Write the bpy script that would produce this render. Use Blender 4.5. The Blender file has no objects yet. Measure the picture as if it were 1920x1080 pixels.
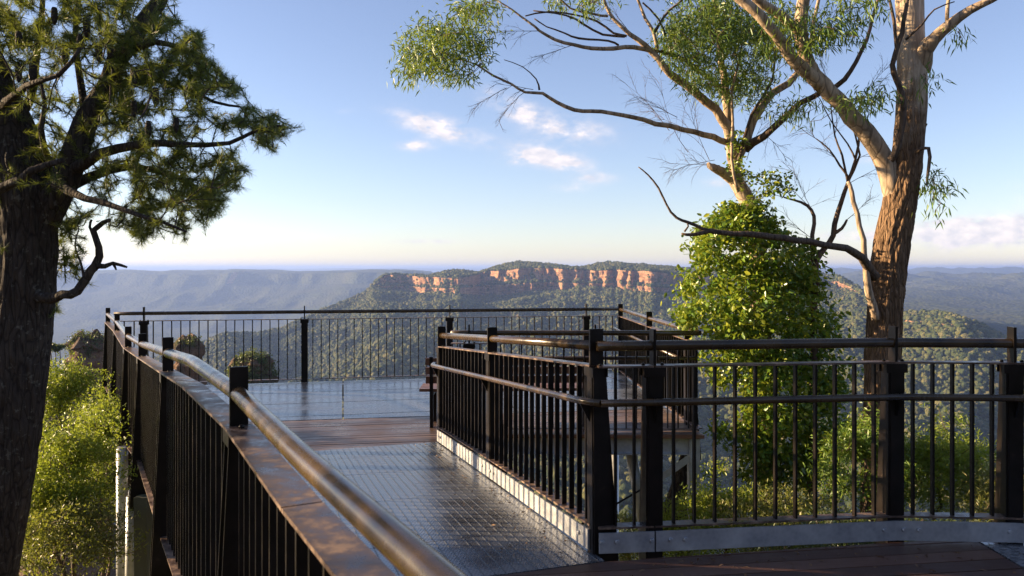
import bpy, math, random
import numpy as np
from mathutils import Vector, Matrix
R = math.radians
random.seed(7); rng = np.random.default_rng(7)
scene = bpy.context.scene
col = scene.collection
EYE = 1.68          # eye height above the near deck, metres
F = 1450.0          # focal length in pixels of a 1920 wide frame
# ------------------------------------------------------------------ camera
cam_d = bpy.data.cameras.new('camera'); cam = bpy.data.objects.new('camera', cam_d)
col.objects.link(cam); scene.camera = cam
cam.location = (0, 0, EYE); cam.rotation_euler = (R(90), 0, 0)
cam_d.sensor_width = 36; cam_d.lens = 36 * F / 1920
cam_d.shift_y = -37 / 1920
cam_d.clip_start = 0.05; cam_d.clip_end = 200000
cam_d.dof.use_dof = True; cam_d.dof.focus_distance = 9.0; cam_d.dof.aperture_fstop = 6.3
# ------------------------------------------------------------------ light
SUN_AZ, SUN_EL = -82.0, 13.5        # degrees from +Y, negative = left
sun_d = bpy.data.lights.new('sun', 'SUN'); sun = bpy.data.objects.new('sun', sun_d); col.objects.link(sun)
sun_d.energy = 5.0; sun_d.angle = R(0.53); sun_d.color = (1.0, 0.74, 0.44)
sv = Vector((math.sin(R(SUN_AZ)) * math.cos(R(SUN_EL)), math.cos(R(SUN_AZ)) * math.cos(R(SUN_EL)), math.sin(R(SUN_EL))))
sun.rotation_euler = sv.to_track_quat('Z', 'Y').to_euler()
world = bpy.data.worlds.new('World'); scene.world = world; world.use_nodes = True
scene.view_settings.view_transform = 'Standard'; scene.view_settings.look = 'None'
scene.view_settings.gamma = 1; scene.view_settings.use_curve_mapping = False
scene.view_settings.exposure = 1.68
scene.cycles.max_bounces = 8; scene.cycles.volume_bounces = 1
scene.cycles.transparent_max_bounces = 8
scene.cycles.use_denoising = True
scene.cycles.sample_clamp_indirect = 6

class NT:
    """small helper to write node trees"""
    def __init__(s, t): s.t = t; s.n = t.nodes; s.l = t.links
    def new(s, typ, ins=None, **kw):
        n = s.n.new(typ)
        for k, v in kw.items(): setattr(n, k, v)
        if ins:
            for k, v in ins.items():
                if isinstance(v, bpy.types.NodeSocket): s.l.new(v, n.inputs[k])
                else: n.inputs[k].default_value = v
        return n
    def m(s, op, a, b=None, c=None, clamp=False):
        n = s.n.new('ShaderNodeMath'); n.operation = op; n.use_clamp = clamp
        for i, v in enumerate((a, b, c)):
            if v is None: continue
            if isinstance(v, bpy.types.NodeSocket): s.l.new(v, n.inputs[i])
            else: n.inputs[i].default_value = v
        return n.outputs[0]
    def mix(s, f, a, b, blend='MIX'):
        n = s.n.new('ShaderNodeMix'); n.data_type = 'RGBA'; n.blend_type = blend
        for i, v in ((0, f), (6, a), (7, b)):
            if isinstance(v, bpy.types.NodeSocket): s.l.new(v, n.inputs[i])
            elif i == 0: n.inputs[0].default_value = v
            else: n.inputs[i].default_value = (*v[:3], 1)
        return n.outputs[2]
    def ramp(s, f, stops):
        n = s.n.new('ShaderNodeValToRGB'); s.l.new(f, n.inputs[0])
        e = n.color_ramp.elements
        while len(e) < len(stops): e.new(0.5)
        for q, (p, c) in zip(e, stops):
            q.position = p; q.color = (*c, 1) if not isinstance(c, (int, float)) else (c, c, c, 1)
        return n.outputs[0]
    def noise(s, vec, scale, detail=4, rough=0.55):
        n = s.new('ShaderNodeTexNoise', {'Vector': vec, 'Scale': scale, 'Detail': detail, 'Roughness': rough})
        return n.outputs[0]
    def scale(s, vec, sc):
        n = s.new('ShaderNodeMapping', {'Vector': vec, 'Scale': sc}); return n.outputs[0]

# world: Nishita sky with a few thin clouds in it
w = NT(world.node_tree)
bg = w.n['Background']; bg.inputs[1].default_value = 0.066
sky = w.new('ShaderNodeTexSky', sky_type='NISHITA', sun_disc=False)
sky.sun_elevation = R(SUN_EL); sky.sun_rotation = R(SUN_AZ); sky.altitude = 900
sky.air_density = 1.0; sky.dust_density = 0.5; sky.ozone_density = 1.6
tc = w.new('ShaderNodeTexCoord'); sep = w.new('ShaderNodeSeparateXYZ', {0: tc.outputs['Generated']})
dx, dy, dz = sep.outputs
inv = w.m('DIVIDE', 1.0, w.m('MAXIMUM', dy, 0.05))
U = w.m('MULTIPLY', dx, inv); V = w.m('MULTIPLY', dz, inv)
cvec = w.new('ShaderNodeCombineXYZ', {0: U, 1: w.m('MULTIPLY', V, 1.8), 2: 0.0}).outputs[0]
n1 = w.noise(cvec, 22, 6, 0.6); n2 = w.noise(cvec, 70, 5, 0.6)
warp = w.m('ADD', w.m('MULTIPLY', w.m('SUBTRACT', n1, 0.5), 2.6), w.m('MULTIPLY', w.m('SUBTRACT', n2, 0.5), 1.0))
total = None
for (px, py, ax, ay, tilt, st) in [(820, 238, 72, 20, .28, 1.0), (778, 274, 30, 10, 0, .7), (955, 195, 55, 22, .3, .6), (1060, 240, 80, 24, .12, .75),
        (1035, 297, 62, 18, .2, 1.1), (965, 300, 30, 12, 0, .5), (1118, 335, 36, 9, 0, .5), (1078, 352, 50, 9, 0, .35), (1345, 343, 30, 10, 0, .45),
        (1830, 440, 150, 26, -.05, 1.0), (1800, 418, 110, 9, 0, .6), (1600, 440, 120, 12, 0, .4), (810, 453, 80, 5, 0, .55), (1110, 461, 40, 4, 0, .4),
        (1235, 430, 60, 6, 0, .25), (1630, 295, 40, 12, 0, .4), (2150, 380, 200, 40, 0, .8), (-300, 300, 200, 40, 0, .7), (645, 208, 20, 6, 0, .2)]:
    u0 = (px - 960) / F; v0 = -(py - 503) / F
    du = w.m('SUBTRACT', U, u0); dv = w.m('ADD', w.m('SUBTRACT', V, v0), w.m('MULTIPLY', du, tilt))
    q = w.m('ADD', w.m('POWER', w.m('DIVIDE', du, ax / F), 2.0), w.m('POWER', w.m('DIVIDE', dv, ay / F), 2.0))
    g = w.m('MULTIPLY', w.m('EXPONENT', w.m('MULTIPLY', q, -0.8)), st * 1.65)
    total = g if total is None else w.m('ADD', total, g)
cl = w.m('MULTIPLY', total, w.m('ADD', 0.75, warp), clamp=True)
cl = w.m('MULTIPLY', w.m('MULTIPLY', cl, cl), 0.9, clamp=True)
cl = w.m('MULTIPLY', cl, w.m('GREATER_THAN', dy, 0.06))
shade = w.noise(cvec, 40, 3, 0.5)
ccol = w.mix(w.m('MULTIPLY', w.m('SUBTRACT', shade, 0.35), 2.5, clamp=True), (4.0, 3.9, 4.3), (6.2, 5.5, 5.3))
skc = w.new('ShaderNodeHueSaturation', {'Saturation': 0.89, 'Color': sky.outputs[0]}).outputs[0]
skc = w.mix(1.0, skc, (1.03, .972, 1.10), 'MULTIPLY')
w.l.new(w.mix(cl, skc, ccol), bg.inputs[0])

# ------------------------------------------------------------------ helpers
def at(px, py, d):
    return Vector(((px - 960) / F * d, d, EYE - (py - 503) / F * d))
def tag(o, label=None, cat=None, group=None, kind=None):
    if label: o['label'] = label
    if cat: o['category'] = cat
    if group: o['group'] = group
    if kind: o['kind'] = kind
    return o
def link(name, data, parent=None):
    o = bpy.data.objects.new(name, data); col.objects.link(o)
    if parent: o.parent = parent
    return o
def empty(name, loc=(0, 0, 0)):
    o = bpy.data.objects.new(name, None); col.objects.link(o); o.location = loc
    o.empty_display_size = .2
    return o
def add(name, me, parent=None, base=(0, 0, 0), mat=None):
    """mesh given in world coordinates, parented under an empty placed at base"""
    o = link(name, me, parent)
    if parent is not None: o.location = -Vector(root_loc(parent))
    return o
def root_loc(o):
    v = Vector(o.location)
    while o.parent: o = o.parent; v = v + Vector(o.location)
    return v
def mesh_np(name, verts, faces, mat, smooth=False):
    """verts (n,3) array, faces (m,k) array of one polygon size"""
    verts = np.asarray(verts, dtype=np.float32); faces = np.asarray(faces, dtype=np.int32)
    me = bpy.data.meshes.new(name); k = faces.shape[1]
    me.vertices.add(len(verts)); me.vertices.foreach_set('co', verts.ravel())
    me.loops.add(faces.size); me.loops.foreach_set('vertex_index', faces.ravel())
    me.polygons.add(len(faces)); me.polygons.foreach_set('loop_start', np.arange(0, faces.size, k, dtype=np.int32))
    me.polygons.foreach_set('loop_total', np.full(len(faces), k, dtype=np.int32))
    if smooth: me.polygons.foreach_set('use_smooth', np.ones(len(faces), dtype=bool))
    me.update(); me.validate(); me.materials.append(mat)
    return me
class MB:
    def __init__(s): s.v = []; s.f = []; s.sm = []
    def poly(s, pts, faces, smooth=False):
        b = len(s.v); s.v += [tuple(p) for p in pts]
        for f in faces: s.f.append([i + b for i in f]); s.sm.append(smooth)
    def bar(s, p0, p1, w, h, up=(0, 0, 1), w1=None, h1=None, vertical_ends=False):
        """box beam from p0 to p1, w sideways and h along up"""
        p0 = Vector(p0); p1 = Vector(p1); d = (p1 - p0).normalized(); up = Vector(up)
        side = d.cross(up).normalized(); u = up if vertical_ends else side.cross(d).normalized()
        w1 = w if w1 is None else w1; h1 = h if h1 is None else h1
        P = []
        for p, a, b in ((p0, w, h), (p1, w1, h1)):
            for sx, sy in ((-1, -1), (1, -1), (1, 1), (-1, 1)): P.append(p + side * (sx * a / 2) + u * (sy * b / 2))
        s.poly(P, [(0, 1, 2, 3), (7, 6, 5, 4), (0, 4, 5, 1), (1, 5, 6, 2), (2, 6, 7, 3), (3, 7, 4, 0)])
    def tube(s, pts, radii, n=8, caps=True):
        pts = [Vector(p) for p in pts]
        if isinstance(radii, (int, float)): radii = [radii] * len(pts)
        ref = None; b = len(s.v)
        for i, p in enumerate(pts):
            d = (pts[min(i + 1, len(pts) - 1)] - pts[max(i - 1, 0)]).normalized()
            if ref is None:
                ref = d.orthogonal().normalized()
            ref = (ref - d * ref.dot(d)).normalized(); bi = d.cross(ref)
            for k in range(n):
                a = 2 * math.pi * k / n
                s.v.append(tuple(p + (ref * math.cos(a) + bi * math.sin(a)) * radii[i]))
        for i in range(len(pts) - 1):
            for k in range(n):
                s.f.append([b + i * n + k, b + i * n + (k + 1) % n, b + (i + 1) * n + (k + 1) % n, b + (i + 1) * n + k]); s.sm.append(True)
        if caps:
            s.f.append([b + k for k in range(n)][::-1]); s.sm.append(False)
            e = b + (len(pts) - 1) * n; s.f.append([e + k for k in range(n)]); s.sm.append(False)
    def prism(s, poly, z0, z1):
        """convex polygon (xy, counter-clockwise) extruded; z may be functions of x,y"""
        f0 = z0 if callable(z0) else (lambda x, y: z0); f1 = z1 if callable(z1) else (lambda x, y: z1)
        n = len(poly); P = [(x, y, f0(x, y)) for x, y in poly] + [(x, y, f1(x, y)) for x, y in poly]
        s.poly(P, [tuple(range(n))[::-1], tuple(range(n, 2 * n))] + [(i, (i + 1) % n, n + (i + 1) % n, n + i) for i in range(n)])
    def mesh(s, name, mat):
        me = bpy.data.meshes.new(name); me.from_pydata(s.v, [], s.f); me.materials.append(mat)
        me.polygons.foreach_set('use_smooth', s.sm); me.update(); return me
    def build(s, name, mat, parent=None):
        return add(name, s.mesh(name, mat), parent)

# ------------------------------------------------------------------ materials
def mat(name, color=(.5, .5, .5), rough=.5, metal=0.0, spec=.5):
    m = bpy.data.materials.new(name); m.use_nodes = True
    t = NT(m.node_tree); b = t.n['Principled BSDF']
    b.inputs['Base Color'].default_value = (*color, 1); b.inputs['Roughness'].default_value = rough
    b.inputs['Metallic'].default_value = metal; b.inputs['Specular IOR Level'].default_value = spec
    return m, t, b
def bump(t, b, h, strength=.4, dist=.01):
    n = t.new('ShaderNodeBump', {'Height': h, 'Strength': strength, 'Distance': dist})
    t.l.new(n.outputs[0], b.inputs['Normal']); return n
def wpos(t): return t.new('ShaderNodeNewGeometry').outputs['Position']

M = {}
# dark brown-black powder coat with dew and dust
m, t, b = mat('dark_paint', (.012, .010, .009), .32)
p = wpos(t); nz = t.noise(p, 9, 6, .65); nf = t.noise(p, 160, 2)
t.l.new(t.ramp(nz, [(.35, (.007, .006, .005)), (.62, (.014, .010, .008)), (.85, (.045, .032, .02))]), b.inputs['Base Color'])
b.inputs['Specular IOR Level'].default_value = .2; t.l.new(t.ramp(nz, [(.3, .3), (.75, .5)]), b.inputs['Roughness']); bump(t, b, nf, .08, .002); M['paint'] = m
# hand rail, smooth wet bronze-black tube
m, t, b = mat('rail_paint', (.03, .02, .012), .18)
p = wpos(t); nz = t.noise(p, 5, 5, .6); nf = t.noise(p, 300, 2)
t.l.new(t.ramp(nz, [(.3, (.02, .013, .007)), (.7, (.085, .052, .02))]), b.inputs['Base Color'])
t.l.new(t.ramp(t.noise(p, 11, 6, .7), [(.3, .16), (.75, .36)]), b.inputs['Roughness']); bump(t, b, nf, .06, .001)
b.inputs['Coat Weight'].default_value = .12; b.inputs['Coat Roughness'].default_value = .15; M['rail'] = m
# top plates: the same paint weathered brown with dried dew
m, t, b = mat('plate_paint', (.05, .03, .02), .3)
p = wpos(t); nz = t.noise(p, 9, 9, .75); nf = t.noise(p, 120, 3)
t.l.new(t.ramp(nz, [(.38, (.045, .028, .022)), (.5, (.09, .056, .040)), (.62, (.26, .17, .11))]), b.inputs['Base Color'])
t.l.new(t.ramp(nz, [(.38, .24), (.62, .6)]), b.inputs['Roughness']); bump(t, b, nf, .12, .002); M['plate'] = m
# galvanised steel
m, t, b = mat('galvanised', (.42, .43, .44), .42, .5)
p = wpos(t); v = t.new('ShaderNodeTexVoronoi', {'Vector': p, 'Scale': 38.0}); nz = t.noise(p, 6, 6, .65)
c = t.mix(t.ramp(nz, [(.35, 0.), (.7, 1.)]), (.30, .31, .33), (.50, .50, .49))
t.l.new(t.mix(t.m('MULTIPLY', v.outputs['Distance'], .35), c, (.62, .63, .64)), b.inputs['Base Color'])
t.l.new(t.ramp(nz, [(.3, .34), (.75, .6)]), b.inputs['Roughness']); bump(t, b, nz, .1, .004); M['galv'] = m
# grating panels: wet metal walkway mesh
def grating(name, sx, sy, ang):
    m, t, b = mat(name, (.2, .2, .2), .3, .7)
    p = wpos(t); rp = t.new('ShaderNodeMapping', {'Vector': p, 'Rotation': (0, 0, ang)}).outputs[0]
    s = t.new('ShaderNodeSeparateXYZ', {0: rp}); x, y = s.outputs[0], s.outputs[1]
    row = t.m('FLOOR', t.m('MULTIPLY', y, sy))
    fx = t.m('ABSOLUTE', t.m('SUBTRACT', t.m('FRACT', t.m('ADD', t.m('MULTIPLY', x, sx), t.m('MULTIPLY', row, .5))), .5))
    fy = t.m('ABSOLUTE', t.m('SUBTRACT', t.m('FRACT', t.m('MULTIPLY', y, sy)), .5))
    hole = t.m('LESS_THAN', t.m('ADD', fx, fy), .40)
    hs = t.m('SUBTRACT', .75, t.m('ADD', fx, fy))
    nz = t.noise(p, 2.2, 6, .65); n2 = t.noise(p, 14, 5, .6)
    c = t.mix(t.ramp(nz, [(.35, 0.), (.65, 1.)]), (.14, .145, .16), (.34, .35, .37))
    c = t.mix(t.m('MULTIPLY', hole, .45), c, (.018, .018, .02))
    c = t.mix(t.ramp(n2, [(.62, 0.), (.8, .5)]), c, (.20, .16, .11))
    t.l.new(c, b.inputs['Base Color'])
    t.l.new(t.m('ADD', t.ramp(nz, [(.3, .14), (.7, .36)]), t.m('MULTIPLY', hole, .12)), b.inputs['Roughness'])
    h = t.m('ADD', t.m('MULTIPLY', hs, 1.0), t.m('MULTIPLY', n2, .8)); bump(t, b, h, .09, .004)
    return m
AX = math.atan2(.319, .947)
M['ramp_grate'] = grating('ramp_grating_metal', 44, 44, -AX)
M['deck_grate'] = grating('deck_grating_metal', 11, 24, -.21)
M['rib'] = mat('rib_metal', (.13, .135, .145), .38, .6)[0]
# timber
def timber(name, c0, c1, ang, rough=(.22, .5)):
    m, t, b = mat(name, c0, .4)
    p = wpos(t); rp = t.new('ShaderNodeMapping', {'Vector': p, 'Rotation': (0, 0, ang)}).outputs[0]
    g = t.noise(t.scale(rp, (2.5, 55, 55)), 1.0, 6, .7); big = t.noise(p, 1.8, 4)
    oi = t.new('ShaderNodeObjectInfo').outputs['Random']
    f = t.m('ADD', t.m('MULTIPLY', g, .7), t.m('MULTIPLY', oi, .4))
    c = t.mix(t.ramp(f, [(.35, 0.), (.85, 1.)]), c0, c1)
    t.l.new(c, b.inputs['Base Color'])
    t.l.new(t.ramp(big, [(.35, rough[0]), (.65, rough[1])]), b.inputs['Roughness'])
    gr = t.m('SINE', t.m('MULTIPLY', t.new('ShaderNodeSeparateXYZ', {0: rp}).outputs[1], 420.0))
    bump(t, b, t.m('ADD', g, t.m('MULTIPLY', gr, .35)), .35, .004)
    return m
M['old_post'] = mat('weathered_green_post', (.12, .12, .08), .8)[0]
M['near_wood'] = timber('near_deck_timber', (.060, .026, .016), (.15, .072, .045), -.14, (.45, .7))
M['far_wood'] = timber('platform_timber', (.10, .062, .042), (.24, .155, .11), -.172)
M['bench_wood'] = timber('bench_timber', (.14, .06, .03), (.24, .12, .07), 0)
# bark
def bark(name, cols, sc, strength, smooth_high=None, dist=.03):
    m, t, b = mat(name, cols[0], .85, 0, .25)
    p = wpos(t)
    a = t.noise(t.scale(p, (sc, sc, sc * .22)), 1.0, 8, .72); c = t.noise(p, 3.5, 5, .6); li = t.noise(p, 17, 5, .7)
    v = t.new('ShaderNodeTexVoronoi', {'Vector': t.scale(p, (sc * .9, sc * .9, sc * .16)), 'Scale': 1.0}, feature='DISTANCE_TO_EDGE')
    cr = t.m('MULTIPLY', v.outputs['Distance'], 2.2, clamp=True)
    colr = t.mix(t.ramp(a, [(.3, 0.), (.7, 1.)]), cols[0], cols[1])
    colr = t.mix(t.ramp(li, [(.585, 0.), (.63, .65)]), colr, cols[2])
    colr = t.mix(t.ramp(cr, [(.0, .7), (.22, 0.)]), colr, (cols[0][0] * .35, cols[0][1] * .35, cols[0][2] * .35))
    h = t.m('ADD', t.m('MULTIPLY', cr, .8), a)
    if smooth_high is not None:     # rough bark below, smooth shed bark above this height
        z = t.new('ShaderNodeSeparateXYZ', {0: p}).outputs[2]
        k = t.m('ADD', t.m('MULTIPLY', t.m('SUBTRACT', z, smooth_high), 1.3), t.m('MULTIPLY', t.m('SUBTRACT', c, .5), 2.5), clamp=True)
        streak = t.noise(t.scale(p, (14, 14, 1.6)), 1.0, 5, .6)
        sm = t.mix(t.ramp(streak, [(.35, 0.), (.65, 1.)]), (.30, .21, .14), (.62, .50, .37))
        colr = t.mix(k, colr, sm); h = t.m('MULTIPLY', h, t.m('SUBTRACT', 1.12, k))
    t.l.new(colr, b.inputs['Base Color']); bump(t, b, h, strength, dist); return m
M['bark_left'] = bark('dark_rough_bark', [(.035, .026, .021), (.095, .075, .06), (.19, .18, .15)], 34, .9)
M['bark_gum'] = bark('gum_tree_bark', [(.12, .070, .038), (.34, .21, .12), (.26, .17, .10)], 30, 1.0, 3.1, .04)
M['bark_smooth'] = bark('smooth_limb_bark', [(.24, .165, .105), (.56, .43, .30), (.30, .23, .16)], 12, .35)
M['bark_twig'] = bark('twig_bark', [(.08, .055, .04), (.17, .12, .085), (.14, .11, .08)], 20, .3)
def leaf(name, cs, trans=.35, rough=.42):
    m = bpy.data.materials.new(name); m.use_nodes = True; t = NT(m.node_tree); b = t.n['Principled BSDF']
    r = t.new('ShaderNodeNewGeometry').outputs['Random Per Island']
    st = [(i / (len(cs) - 1), c) for i, c in enumerate(cs)]
    c = t.ramp(r, st); big = t.noise(wpos(t), 1.7, 2)
    c = t.mix(t.m('MULTIPLY', big, .5), c, cs[0])
    t.l.new(c, b.inputs['Base Color']); b.inputs['Roughness'].default_value = rough
    tr = t.new('ShaderNodeBsdfTranslucent'); t.l.new(t.mix(.5, c, (.30, .34, .02)), tr.inputs[0])
    mx = t.new('ShaderNodeMixShader', {0: trans, 1: b.outputs[0], 2: tr.outputs[0]})
    t.l.new(mx.outputs[0], t.n['Material Output'].inputs[0]); return m
M['needle'] = leaf('needle_leaf', [(.05, .085, .025), (.095, .135, .032), (.22, .23, .045)], .5)
M['gum_leaf'] = leaf('gum_leaf', [(.06, .125, .022), (.12, .22, .03), (.26, .33, .045)], .35)
M['vine_leaf'] = leaf('vine_leaf', [(.06, .14, .018), (.18, .28, .028), (.46, .46, .045)], .35, .3)
M['bush_bright'] = leaf('bright_bush_leaf', [(.14, .21, .025), (.26, .33, .04), (.40, .43, .07)], .45)
M['bush_olive'] = leaf('olive_bush_leaf', [(.09, .12, .03), (.19, .20, .05), (.34, .29, .09)], .4)
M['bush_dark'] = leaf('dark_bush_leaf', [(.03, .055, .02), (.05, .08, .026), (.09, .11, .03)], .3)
M['grass'] = leaf('dry_grass', [(.14, .15, .04), (.26, .22, .08), (.36, .29, .14)], .4, .6)
m, t, b = mat('seed_cone', (.03, .022, .016), .9); bump(t, b, t.new('ShaderNodeTexVoronoi', {'Vector': wpos(t), 'Scale': 90.0}).outputs['Distance'], .9, .01); M['cone'] = m
# rock
m, t, b = mat('sandstone', (.3, .2, .13), .9, 0, .2)
p = wpos(t); st = t.noise(t.scale(p, (.05, .05, .55)), 1.0, 7, .7); a = t.noise(p, .25, 8, .7)
c = t.mix(t.ramp(st, [(.35, 0.), (.65, 1.)]), (.075, .05, .035), (.24, .145, .09)); c = t.mix(t.ramp(a, [(.5, 0.), (.7, .8)]), c, (.045, .045, .03))
t.l.new(c, b.inputs['Base Color']); bump(t, b, t.m('ADD', st, a), .9, 1.2); M['rock'] = m
# terrain: forest seen from afar on gentle slopes, bare sandstone where it is steep
def terrain(name, crown, rockc=((.24, .11, .055), (.50, .29, .16)), steep=(.44, .62), bd=8.0):
    m, t, b = mat(name, (.05, .06, .03), .95, 0, .1)
    g = t.new('ShaderNodeNewGeometry'); p = g.outputs['Position']
    nzc = t.new('ShaderNodeSeparateXYZ', {0: g.outputs['True Normal']}).outputs[2]
    vor = t.new('ShaderNodeTexVoronoi', {'Vector': p, 'Scale': 1.0 / crown})
    big = t.noise(p, 1 / 260, 5, .6); fine = t.noise(p, 1 / (crown * 1.4), 5, .7)
    fc = t.mix(t.ramp(fine, [(.35, 0.), (.7, 1.)]), (.022, .032, .012), (.075, .085, .030))
    fc = t.mix(t.ramp(big, [(.4, 0.), (.65, .5)]), fc, (.085, .078, .036))
    strata = t.noise(t.scale(p, (1 / 60, 1 / 60, 1 / 7)), 1.0, 6, .65); stain = t.noise(t.scale(p, (1 / 22, 1 / 22, 1 / 160)), 1.0, 6, .7)
    rc = t.mix(t.ramp(strata, [(.35, 0.), (.65, 1.)]), rockc[0], rockc[1])
    rc = t.mix(t.ramp(stain, [(.50, 0.), (.64, .7)]), rc, (.15, .085, .05))
    rc = t.mix(t.ramp(t.noise(p, 1 / 35, 5, .7), [(.62, 0.), (.68, 1.)]), rc, (.05, .055, .022))
    k = t.m('DIVIDE', t.m('SUBTRACT', steep[1], t.m('ADD', nzc, t.m('MULTIPLY', t.m('SUBTRACT', fine, .5), .25))), steep[1] - steep[0], clamp=True)
    t.l.new(t.mix(k, fc, rc), b.inputs['Base Color'])
    hf = t.m('MULTIPLY', t.m('SUBTRACT', 1.0, vor.outputs['Distance']), t.m('SUBTRACT', 1.0, k))
    bump(t, b, t.m('ADD', hf, t.m('MULTIPLY', t.m('ADD', strata, stain), t.m('MULTIPLY', k, 1.5))), .8, bd)
    return m
M['mesa'] = terrain('forested_mesa', 11)
M['far_land'] = terrain('distant_forest_land', 30, bd=14)
m, t, b = mat('canopy', (.05, .07, .03), .8, 0, .2)
oi = t.new('ShaderNodeObjectInfo').outputs['Random']
c = t.ramp(oi, [(0., (.035, .055, .016)), (.4, (.08, .098, .028)), (.75, (.14, .14, .04)), (1., (.20, .175, .065))])
fn = t.noise(wpos(t), .9, 4, .7); t.l.new(t.mix(t.ramp(fn, [(.4, 0.), (.6, .6)]), c, (.02, .028, .010)), b.inputs['Base Color'])
bump(t, b, fn, 1.0, 2.0); M['canopy'] = m
m, t, b = mat('soil', (.06, .045, .03), .95, 0, .1)
p = wpos(t); a = t.noise(p, 2.5, 8, .7); t.l.new(t.ramp(a, [(.3, (.035, .035, .016)), (.55, (.075, .065, .03)), (.8, (.12, .10, .05))]), b.inputs['Base Color']); bump(t, b, a, .8, .1); M['soil'] = m

# ------------------------------------------------------------------ noise
def vnoise(x, y, seed=0):
    x = np.asarray(x, float); y = np.asarray(y, float)
    xi = np.floor(x).astype(np.int64); yi = np.floor(y).astype(np.int64); fx = x - xi; fy = y - yi
    fx = fx * fx * (3 - 2 * fx); fy = fy * fy * (3 - 2 * fy)
    def h(a, b):
        n = (a * 374761393 + b * 668265263 + seed * 1442695041) & 0xffffffff
        n = ((n ^ (n >> 13)) * 1274126177) & 0xffffffff
        n = (n ^ (n >> 16)) & 0xffffffff
        return n / 4294967295.0 * 2 - 1
    return (h(xi, yi) * (1 - fx) + h(xi + 1, yi) * fx) * (1 - fy) + (h(xi, yi + 1) * (1 - fx) + h(xi + 1, yi + 1) * fx) * fy
def fbm(x, y, seed=0, oct=5, gain=.5):
    s = 0; a = 1
    for o in range(oct):
        s = s + a * vnoise(x * 2 ** o, y * 2 ** o, seed + o * 17); a *= gain
    return s
def ridged(x, y, seed=0, oct=4):
    s = 0; a = 1
    for o in range(oct):
        s = s + a * (1 - 2 * np.abs(vnoise(x * 2 ** o, y * 2 ** o, seed + o * 31))); a *= .5
    return s

def fan(name, px, nodes, counts, mat, modify, smooth=True):
    """surface swept over directions px; nodes = list of (Y(px), Z(px)); counts = rows between nodes"""
    Y = []; Z = []; K = []
    for i in range(len(nodes) - 1):
        n = counts[i]
        for j in range(n + (1 if i == len(nodes) - 2 else 0)):
            f = j / n
            Y.append(nodes[i][0] * (1 - f) + nodes[i + 1][0] * f); Z.append(nodes[i][1] * (1 - f) + nodes[i + 1][1] * f); K.append(i + f)
    Y = np.array(Y); Z = np.array(Z); K = np.array(K)[:, None] * np.ones(len(px))[None, :]
    A = ((px - 960) / F)[None, :] * np.ones_like(Y); X = A * Y
    X, Y, Z = modify(X, Y, Z, K, A)
    r, c = X.shape; v = np.stack([X, Y, Z], -1).reshape(-1, 3)
    i = np.arange(r * c).reshape(r, c)
    f = np.stack([i[:-1, :-1], i[:-1, 1:], i[1:, 1:], i[1:, :-1]], -1).reshape(-1, 4)
    me = mesh_np(name, v, f, mat, smooth); o = link(name, me); tag(o, kind='structure'); return o, v, f
def zy(y, d): return EYE - (np.asarray(y) - 503.0) / F * np.asarray(d)

# ------------------------------------------------------------------ mesa and the slopes below it
px = np.linspace(-350, 2300, 1250)
I = lambda xs, ys: np.interp(px, xs, ys)
crestY = I([-350, 300, 430, 560, 700, 760, 1300, 1560, 1640, 1700, 1800, 2000, 2300], [2500, 2500, 2600, 2950, 3600, 3800, 3800, 3300, 2700, 2250, 1950, 1750, 1600])
crest_y = I([-350, 200, 330, 381, 411, 431, 476, 520, 565, 621, 660, 690, 708, 722, 760, 800, 815, 850, 872, 898, 912, 940, 975, 1005, 1045, 1085, 1122, 1160, 1220, 1290, 1330, 1400, 1540, 1575, 1600, 1640, 1665, 1690, 1730, 1770, 1800, 1840, 1880, 1920, 2000, 2300],
            [720, 700, 664, 644, 630, 627, 626, 620, 600, 577, 562, 545, 522, 516, 517, 519, 514, 507, 508, 513, 507, 498, 493, 494, 499, 503, 495, 494, 499, 504, 508, 505, 515, 520, 535, 560, 574, 587, 588, 590, 596, 611, 632, 646, 690, 790])
topY = crestY - I([-350, 690, 712, 800, 860, 900, 1300, 1540, 1620, 2300], [120, 120, 80, 280, 480, 150, 760, 220, 150, 120])
top_y = I([690, 712, 722, 760, 800, 840, 880, 910, 940, 980, 1040, 1100, 1150, 1200, 1250, 1300, 1400, 1540, 1575, 1610, 1640], [552, 524, 519, 519, 522, 523, 521, 511, 508, 505, 505, 510, 508, 510, 514, 518, 518, 527, 530, 548, 572])
foot_y = I([690, 712, 760, 800, 860, 900, 950, 1000, 1060, 1100, 1150, 1200, 1250, 1300, 1400, 1540, 1575, 1610, 1640], [558, 543, 545, 547, 547, 548, 547, 543, 544, 543, 544, 549, 553, 552, 550, 543, 546, 556, 576])
isM = I([690, 712, 1600, 1650], [0, 1, 1, 0])
crestZ = zy(crest_y, crestY)
topZ = isM * zy(top_y - 2, topY) + (1 - isM) * (crestZ - 14)
footZ = isM * zy(foot_y + 4, topY - 25) + (1 - isM) * (crestZ - 32)
floor_z = I([-350, 200, 500, 900, 1400, 1700, 2300], [-520, -480, -400, -340, -330, -330, -340])
Yn = np.full_like(px, 330.0); Ya = np.full_like(px, 800.0); Yb = crestY * 0 + 1250.0
Yc = (topY - 1250) * .45 + 1250
nodes = [(Yn, np.maximum(floor_z, -360)), (Ya, floor_z * .97), (Yb, floor_z), (Yc, floor_z * .60 + footZ * .40), (topY - 30, footZ), (topY, topZ), (crestY, crestZ), (crestY + 260, crestZ - 40), (crestY + 900, crestZ - 380)]
counts = [16, 44, 90, 120, 64, 40, 16, 10]
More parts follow.
